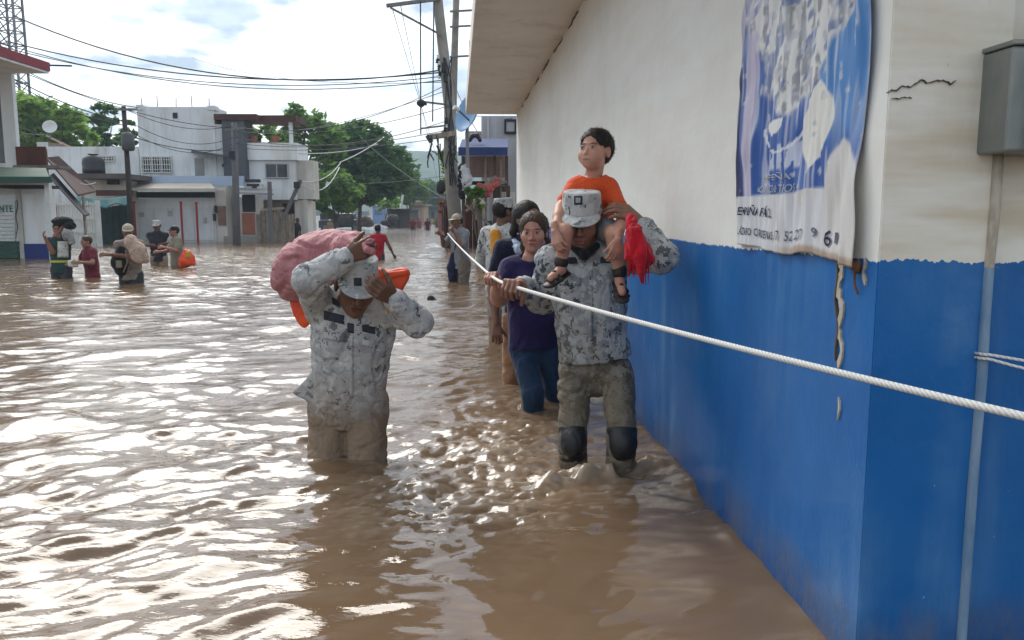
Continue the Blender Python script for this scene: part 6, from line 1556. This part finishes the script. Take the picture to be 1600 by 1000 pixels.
tree('feathery tree rising behind the right wing of the house', A(*P(460, 330, 56)[:2], -.7), [lobe(470, 190, 56, 26, 20), lobe(440, 212, 56, 32, 18), lobe(500, 200, 56, 26, 24), lobe(470, 225, 56, 45, 20), lobe(520, 225, 56, 24, 30), lobe(462, 172, 56, 10, 10)], lm[0], 4, .30, .75)
tree('big rounded dense tree standing beside the street', A(*P(560, 340, 62)[:2], -.7), [lobe(565, 225, 62, 42, 32), lobe(535, 245, 62, 40, 36), lobe(600, 250, 62, 38, 36), lobe(570, 270, 62, 60, 34), lobe(615, 280, 62, 30, 28), lobe(555, 300, 62, 50, 22), lobe(575, 205, 62, 20, 16)], lm[1], 5, .32, 1.0)
tree('lighter green tree in front of the big rounded tree', A(*P(520, 345, 52)[:2], -.7), [lobe(515, 290, 52, 34, 26), lobe(490, 300, 52, 24, 26), lobe(540, 302, 52, 28, 24), lobe(515, 318, 52, 40, 16)], lm[0], 6, .26, .9)
tree('smaller tree further along the left row', A(*P(640, 345, 92)[:2], -.7), [lobe(640, 285, 92, 22, 20), lobe(652, 300, 92, 18, 16), lobe(628, 305, 92, 20, 16)], lm[0], 7, .38, .8)
tree('low yellowish tree beside the kiosk', A(*P(612, 345, 78)[:2], -.7), [lobe(612, 318, 78, 16, 9), lobe(600, 322, 78, 12, 8)], lm[2], 8, .28, .8)
tree('distant hazy tree at the street end', A(*P(668, 345, 150)[:2], -.3), [lobe(665, 300, 150, 18, 18), lobe(680, 308, 150, 14, 14), lobe(655, 312, 150, 14, 12)], lm[1], 9, .55, .8)
tree('another distant tree beyond the shuttered house', A(*P(690, 345, 170)[:2], -.3), [lobe(688, 318, 170, 14, 10), lobe(700, 312, 170, 12, 12)], lm[0], 10, .6, .8)
tree('small bright tree behind the concrete utility pole', A(*P(697, 345, 40)[:2], -.7), [lobe(697, 262, 40, 9, 26), lobe(703, 285, 40, 9, 18), lobe(694, 245, 40, 6, 10)], lm[2], 11, .16, .8)
tree('spindly tree behind the roof post of the house', A(*P(410, 330, 50)[:2], -.7), [lobe(400, 210, 50, 12, 12), lobe(425, 205, 50, 20, 14), lobe(392, 220, 50, 10, 12)], lm[0], 12, .24, .7)
tree('reddish stemmed bush by the brick house', A(*P(692, 345, 58)[:2], -.7), [lobe(690, 322, 58, 8, 10)], leaf_mat('leaf_red', (.10, .035, .02), (.22, .09, .04)), 13, .2, .8)
V_ = Vol()
for i, (u, v) in enumerate(((728, 297), (738, 302), (748, 308), (733, 308), (756, 312))): pass
# plants tangled in the stall
tree('straggly creeper tangled over the stall beams', A(*P(742, 395, 18.3)[:2], -.55), [lobe(735, 303, 18.2, 14, 7, 8), lobe(752, 318, 18.2, 9, 10, 6), lobe(746, 298, 18.2, 9, 5, 6)], lm[0], 14, .07, .6, name='creeper')

# ------------------------------------------------------------------ far wooded hill
gx = np.linspace(-900, 900, 150); gy = np.linspace(430, 1100, 50); X, Y = np.meshgrid(gx, gy)
hx = P(655, 250, 640)[0]
Z = 52 * np.exp(-((X - hx) / 170) ** 2 - ((Y - 720) / 170) ** 2) + 26 * np.exp(-((X - hx - 300) / 220) ** 2 - ((Y - 800) / 160) ** 2) + 20 * np.exp(-((X - hx + 330) / 240) ** 2 - ((Y - 820) / 160) ** 2)
Z = Z + 1.0 + 3.2 * fbm(X / 26, Y / 26, oct=4, seed=5) * np.clip(Z / 14, 0, 1) - 4.0 * (Z < .4)
m, t = newmat('wooded_hill'); t.base(t.ramp(t.noise(.06, 6, .65), [(.3, (.020, .045, .018)), (.7, (.06, .11, .035))])); t.rough(.95); t.bump(t.noise(.12, 6, .7), 1, 4)
tag(wmesh('hill', np.stack([X, Y, Z], -1).reshape(-1, 3), gridfaces(50, 150), m, smooth=True), 'wooded hill in haze beyond the street end', 'hill', kind='structure')

# ------------------------------------------------------------------ poles and cables
wire_m = mat('cable_black', (.02, .02, .022), .6, .2, 5, 0)
Yp = 26.5
cpole = thing('utility_pole', 'leaning concrete utility pole with crossarms, lamp arm and cable clutter', 'utility pole', A(P(717, 390, Yp)[0], Yp, -.6))
pb, pt_ = A(P(718, 390, Yp)[0], Yp, -.7), P(678, -70, Yp)
MB().tube([pb, pb + (pt_ - pb) * .35 + A(-.02, 0, 0), P(703, 170, Yp), P(685, 10, Yp), pt_], [.24, .22, .19, .16, .14], 14).build('shaft', conc, cpole, True)
def arm(name, a_, c_, w, m_=None, par=cpole, y=Yp - .2): return MB().bar(P(*a_, y), P(*c_, y - .05), w).build(name, m_ or mat('arm_steel', (.16, .155, .15), .6, .3, 4, .2), par)
arm('crossarm', (604, 9), (688, -2), .10); arm('brace', (610, 12), (690, 55), .06); arm('crossarm', (672, 214), (712, 208), .16, woodm); arm('crossarm', (657, 201), (705, 195), .05)
arm('stay', (690, 208), (705, 192), .05); arm('crossarm', (668, 212), (674, 222), .12, dkm)
la = arm('lamp_arm', (661, 159), (702, 164), .06); MB().lathe(P(658, 161, Yp - .25), [(.06, -.12), (.14, -.05), (.15, .02), (.08, .10)], 12, (0, 0, 1)).build('lamp_head', dkm, cpole, True); wb('lamp_reflector', 652, 160, 666, 163.5, Yp - .35, .2, dkm, cpole)
rg = random.Random(11)
for i in range(16):
    v = 92 + i * 3.4 if i < 10 else 190 + (i - 10) * 5; uu = 690 + (v - 92) * .11 - rg.uniform(3, 8)
    MB().lathe(P(uu, v, Yp - .25), [(.035, 0), (.06, .03), (.035, .07), (.055, .10), (.03, .13)], 8).build('insulator', dkm if i % 3 else whp, cpole)
for k in range(9):
    u0 = 668 + rg.uniform(0, 45); v0 = rg.uniform(206, 228); pts = [P(u0 + rg.uniform(-3, 3) * j * .6, v0 + j * rg.uniform(5, 11), Yp - .3) for j in range(5)]
    MB().tube(pts, .022, 5).build('loose_cable', wire_m, cpole)
for k in range(5):
    pts = [P(699 + (j * 20) * .105 + rg.uniform(-7, 7), 90 + j * 40, Yp - .28) for j in range(6)]; MB().tube(pts, .018, 5).build('riser_cable', wire_m, cpole)
wb('junction_box', 690, 98, 697, 112, Yp - .45, .2, dkm, cpole); wb('junction_box', 693, 117, 698, 127, Yp - .42, .2, dkm, cpole)
MB().lathe(P(689, 292, Yp - .9), [(.04, .22), (.05, .2), (.14, .12), (.15, -.1), (.06, -.22)], 12).build('hanging_weight', dkm, cpole, True); MB().tube([P(684, 226, Yp - .6), P(688, 290, Yp - .9)], .015, 5).build('hanging_wire', wire_m, cpole)
for u in (656, 677): 
    MB().tube([P(u + 1, 2, Yp - .3), P(u + (-1 if u > 670 else 1.5), 190 if u > 670 else 210, Yp - .35)], .022, 5).build('guy_wire', wire_m, cpole)
sp2 = thing('utility_pole', 'slim timber pole crossing behind the leaning concrete pole', 'utility pole', A(P(712, 390, 29)[0], 29, -.7)); b0 = A(P(712, 390, 29)[0], 29, -.7)
MB().tube([b0, P(707, 190, 29), P(714, -40, 29)], [.17, .14, .11], 10).build('shaft', mat('timber_pole', (.20, .175, .15), .9, .25, 4, .4, 30), sp2, True)
for v in (17, 41, 88): arm('crossarm', (703, v + 1), (738, v - 1), .06, None, sp2, 28.8)
lp = thing('utility_pole', 'dark timber utility pole with a box before the white house', 'utility pole', A(P(206, 375, 27)[0], 27, -.72))
MB().tube([A(P(206, 375, 27)[0], 27, -.72), P(200, 270, 27), P(193, 166, 27)], [.10, .085, .07], 10).build('shaft', mat('dark_timber', (.05, .042, .04), .9, .3, 4, .3), lp, True)
MB().lathe(P(200, 222, 26.8), [(.16, -.28), (.20, -.22), (.20, .22), (.10, .32)], 14).build('transformer', mat('transformer_grey', (.07, .075, .08), .6, .2, 3, .2), lp, True); arm('crossarm', (184, 171), (214, 171), .07, None, lp, 26.9)
gp = thing('utility_pole', 'grey concrete utility pole in front of the dark slate panel', 'utility pole', A(P(368, 376, 31)[0], 31, -.72))
MB().tube([A(P(369, 376, 31)[0], 31, -.72), P(368, 280, 31), P(366, 192, 31)], [.16, .13, .10], 12).build('shaft', mat('pole_grey', (.13, .13, .135), .9, .2, 3, .3), gp, True); arm('crossarm', (352, 203), (381, 200), .07, None, gp, 30.8); wb('cable_clamp', 358, 236, 366, 248, 30.8, .15, dkm, gp)
lpn = thing('leaning_post', 'short leaning post with meter tied to white cables', 'post', A(P(446, 372, 33)[0], 33, -.72)); MB().bar(A(P(441, 345, 33)[0], 33, P(441, 345, 33)[2]), P(470, 281, 33), .13).build('strut', mat('pole_grey', (.13, .13, .135)), lpn); MB().bar(A(P(423, 375, 33)[0], 33, -.72), P(421, 284, 33), .14).build('upright', MATS['pole_grey'], lpn); wb('meter', 459, 284, 467, 294, 32.7, .2, dkm, lpn); MB().bar(P(409, 328, 33), P(444, 325, 33), .10).build('tie_beam', woodm, lpn)
lbl = 'thin black overhead cable strung across the street'
def cable(a_, ya_, c_, yc_, sag, r=.014, label=lbl, m_=wire_m, grp='overhead cables'):
    tag(MB().tube(catenary(P(*a_, ya_), P(*c_, yc_), sag, 20), r, 5).build('overhead_cable', m_, None, True), label, 'cable', grp)
for a_, ya_, c_, yc_, sg, r in (((20, 24), 30, (700, 108), Yp, 1.1, .024), ((10, 64), 30, (700, 112), Yp, .7, .022), ((0, 72), 30, (702, 118), Yp, .75, .016), ((-20, 60), 30, (702, 124), Yp, .9, .016), ((30, 110), 24, (366, 200), 31, .35, .013), ((15, 98), 24, (215, 168), 27, .2, .014), ((-10, 105), 24, (196, 190), 27, .2, .018), ((-10, 110), 24, (196, 196), 27, .25, .014),
        ((195, 170), 27, (366, 196), 31, .35, .012), ((196, 186), 27, (367, 214), 31, .5, .012), ((196, 200), 27, (366, 224), 31, .55, .012), ((198, 210), 27, (366, 232), 31, .25, .016), ((380, 200), 31, (702, 130), Yp, .6, .013), ((366, 205), 31, (705, 164), Yp, .4, .012), ((366, 214), 31, (706, 186), Yp, .55, .012), ((368, 224), 31, (700, 203), Yp, .3, .012), ((381, 232), 31, (700, 214), Yp, .2, .012),
        ((300, 90), 60, (700, 128), Yp, .6, .013), ((420, 205), 60, (702, 140), Yp, .4, .013), ((612, 10), Yp, (700, 300), 110, .2, .012), ((625, 4), Yp, (690, 310), 120, .2, .012), ((560, 210), 60, (712, 320), Yp, .3, .010), ((500, 280), 60, (712, 272), Yp, .3, .010), ((640, 308), 100, (716, 306), Yp, .1, .010), ((706, 120), Yp, (760, 225), 20, .2, .012), ((712, 170), Yp, (800, 185), 20, .1, .010), ((0, 178), 23, (78, 215), 30, .1, .012), ((0, 198), 23, (70, 210), 28, .08, .014)):
    e0, e1 = (ya_, yc_), None
    if ya_ == 30 and yc_ == Yp: lb_, gr_ = 'heavy black cable sagging across the sky to the concrete pole', 'cables crossing the street'
    elif ya_ == 24 or ya_ == 23: lb_, gr_ = 'thin dark cable running from the red eave house towards the roofs', 'cables from the red eave house'
    elif ya_ == 27: lb_, gr_ = 'thin dark cable between the timber pole and the grey pole', 'cables before the white house'
    elif ya_ == 31: lb_, gr_ = 'thin dark cable from the grey pole to the leaning concrete pole', 'cables between grey and concrete poles'
    elif yc_ in (110, 120): lb_, gr_ = 'long cable dropping from the top crossarm down the street', 'cables down the street'
    elif yc_ == 20: lb_, gr_ = 'service cable from the concrete pole to the grey building', 'service cables to the grey building'
    else: lb_, gr_ = 'fine cable running from the trees to the concrete pole', 'cables from the trees'
    cable(a_, ya_, c_, yc_, sg, r, lb_, wire_m, gr_)
wm = mat('cable_white', (.5, .5, .5), .6, .1, 5, 0)
for a_, c_, sg in (((468, 283), (534, 252), .4), ((468, 286), (530, 262), .7), ((467, 240), (590, 225), .15), ((530, 254), (600, 214), .1)): cable(a_, 33, c_, 45, sg, .022, 'pale slack service cable beside the leaning post', wm, 'pale service cables')

# ------------------------------------------------------------------ haze
b = MB(); b.box((-1300, -60, -6), (1300, 1150, 66))
m = bpy.data.materials.new('haze'); m.use_nodes = True; nt_ = m.node_tree; nt_.nodes.clear()
pv_ = nt_.nodes.new('ShaderNodeVolumePrincipled'); pv_.inputs['Color'].default_value = (.68, .84, 1.0, 1); pv_.inputs['Density'].default_value = .00085; pv_.inputs['Anisotropy'].default_value = .1
ou = nt_.nodes.new('ShaderNodeOutputMaterial'); nt_.links.new(pv_.outputs[0], ou.inputs['Volume'])
tag(b.build('haze', m), 'thin bluish daylight haze over the street', 'haze', kind='stuff')

# ------------------------------------------------------------------ rope
mrope, t = newmat('white_rope')
wv = t.n('ShaderNodeTexWave'); wv.inputs['Scale'].default_value = 38; wv.inputs['Distortion'].default_value = 1; t.l(t.mapp(rot=(.4, .5, .7)), wv.inputs['Vector'])
t.base(t.ramp(wv.outputs['Fac'], [(.0, (.60, .58, .53)), (.6, (.78, .77, .74))])); t.rough(.8); t.bump(wv.outputs['Fac'], .5, .004)
handM = handP; gripW = JW['wA'] + nrm(P(768, 428, 4.30) - JW['wA']) * .07 + A(0, 0, -.012); gripS = JR['wA'] + nrm(P(788, 438, 3.24) - JR['wA']) * .075 + A(0, 0, -.018)
pts = catenary(handM, gripW, .02, 20) + catenary(gripW, gripS, .006, 6)[1:] + catenary(gripS, ropeR, .012, 40)[1:]
pts += [tuple(ropeR + (ropeR - gripS) * .25)]
rp = MB().tube(pts, .0078, 10).build('rope', mrope, None, True)
tag(rp, 'long white rope stretched along the wall and gripped by the waders', 'rope')
# thin cord knotted about the conduit
c0 = np.array([CX, CY, 0]) + dB * (dl + .050) - dA * .018 + A(0, 0, float(front_px(1540, 558)[2]))
pts = [c0 - dB * .017 + dA * .016 , c0 - dB * .013 - dA * .004, c0 + dB * .0 - dA * .010, c0 + dB * .05 - dA * .022 - A(0, 0, .014), c0 + dB * .16 - dA * .05 - A(0, 0, .040), c0 + dB * .34 - dA * .08 - A(0, 0, .085)]
c2 = c0 + A(0, 0, .010)
pts2 = [c2 - dB * .017 + dA * .014, c2 - dB * .012 - dA * .006, c2 - dA * .012, c2 + dB * .06 - dA * .02 - A(0, 0, .010), c2 + dB * .36 - dA * .05 - A(0, 0, .060)]
cd = thing('cord', 'thin white cord knotted round the wall conduit', 'cord', c0)
MB().tube(pts, .0035, 7).build('strand', mrope, cd, True); MB().tube(pts2, .0035, 7).build('strand', mrope, cd, True)
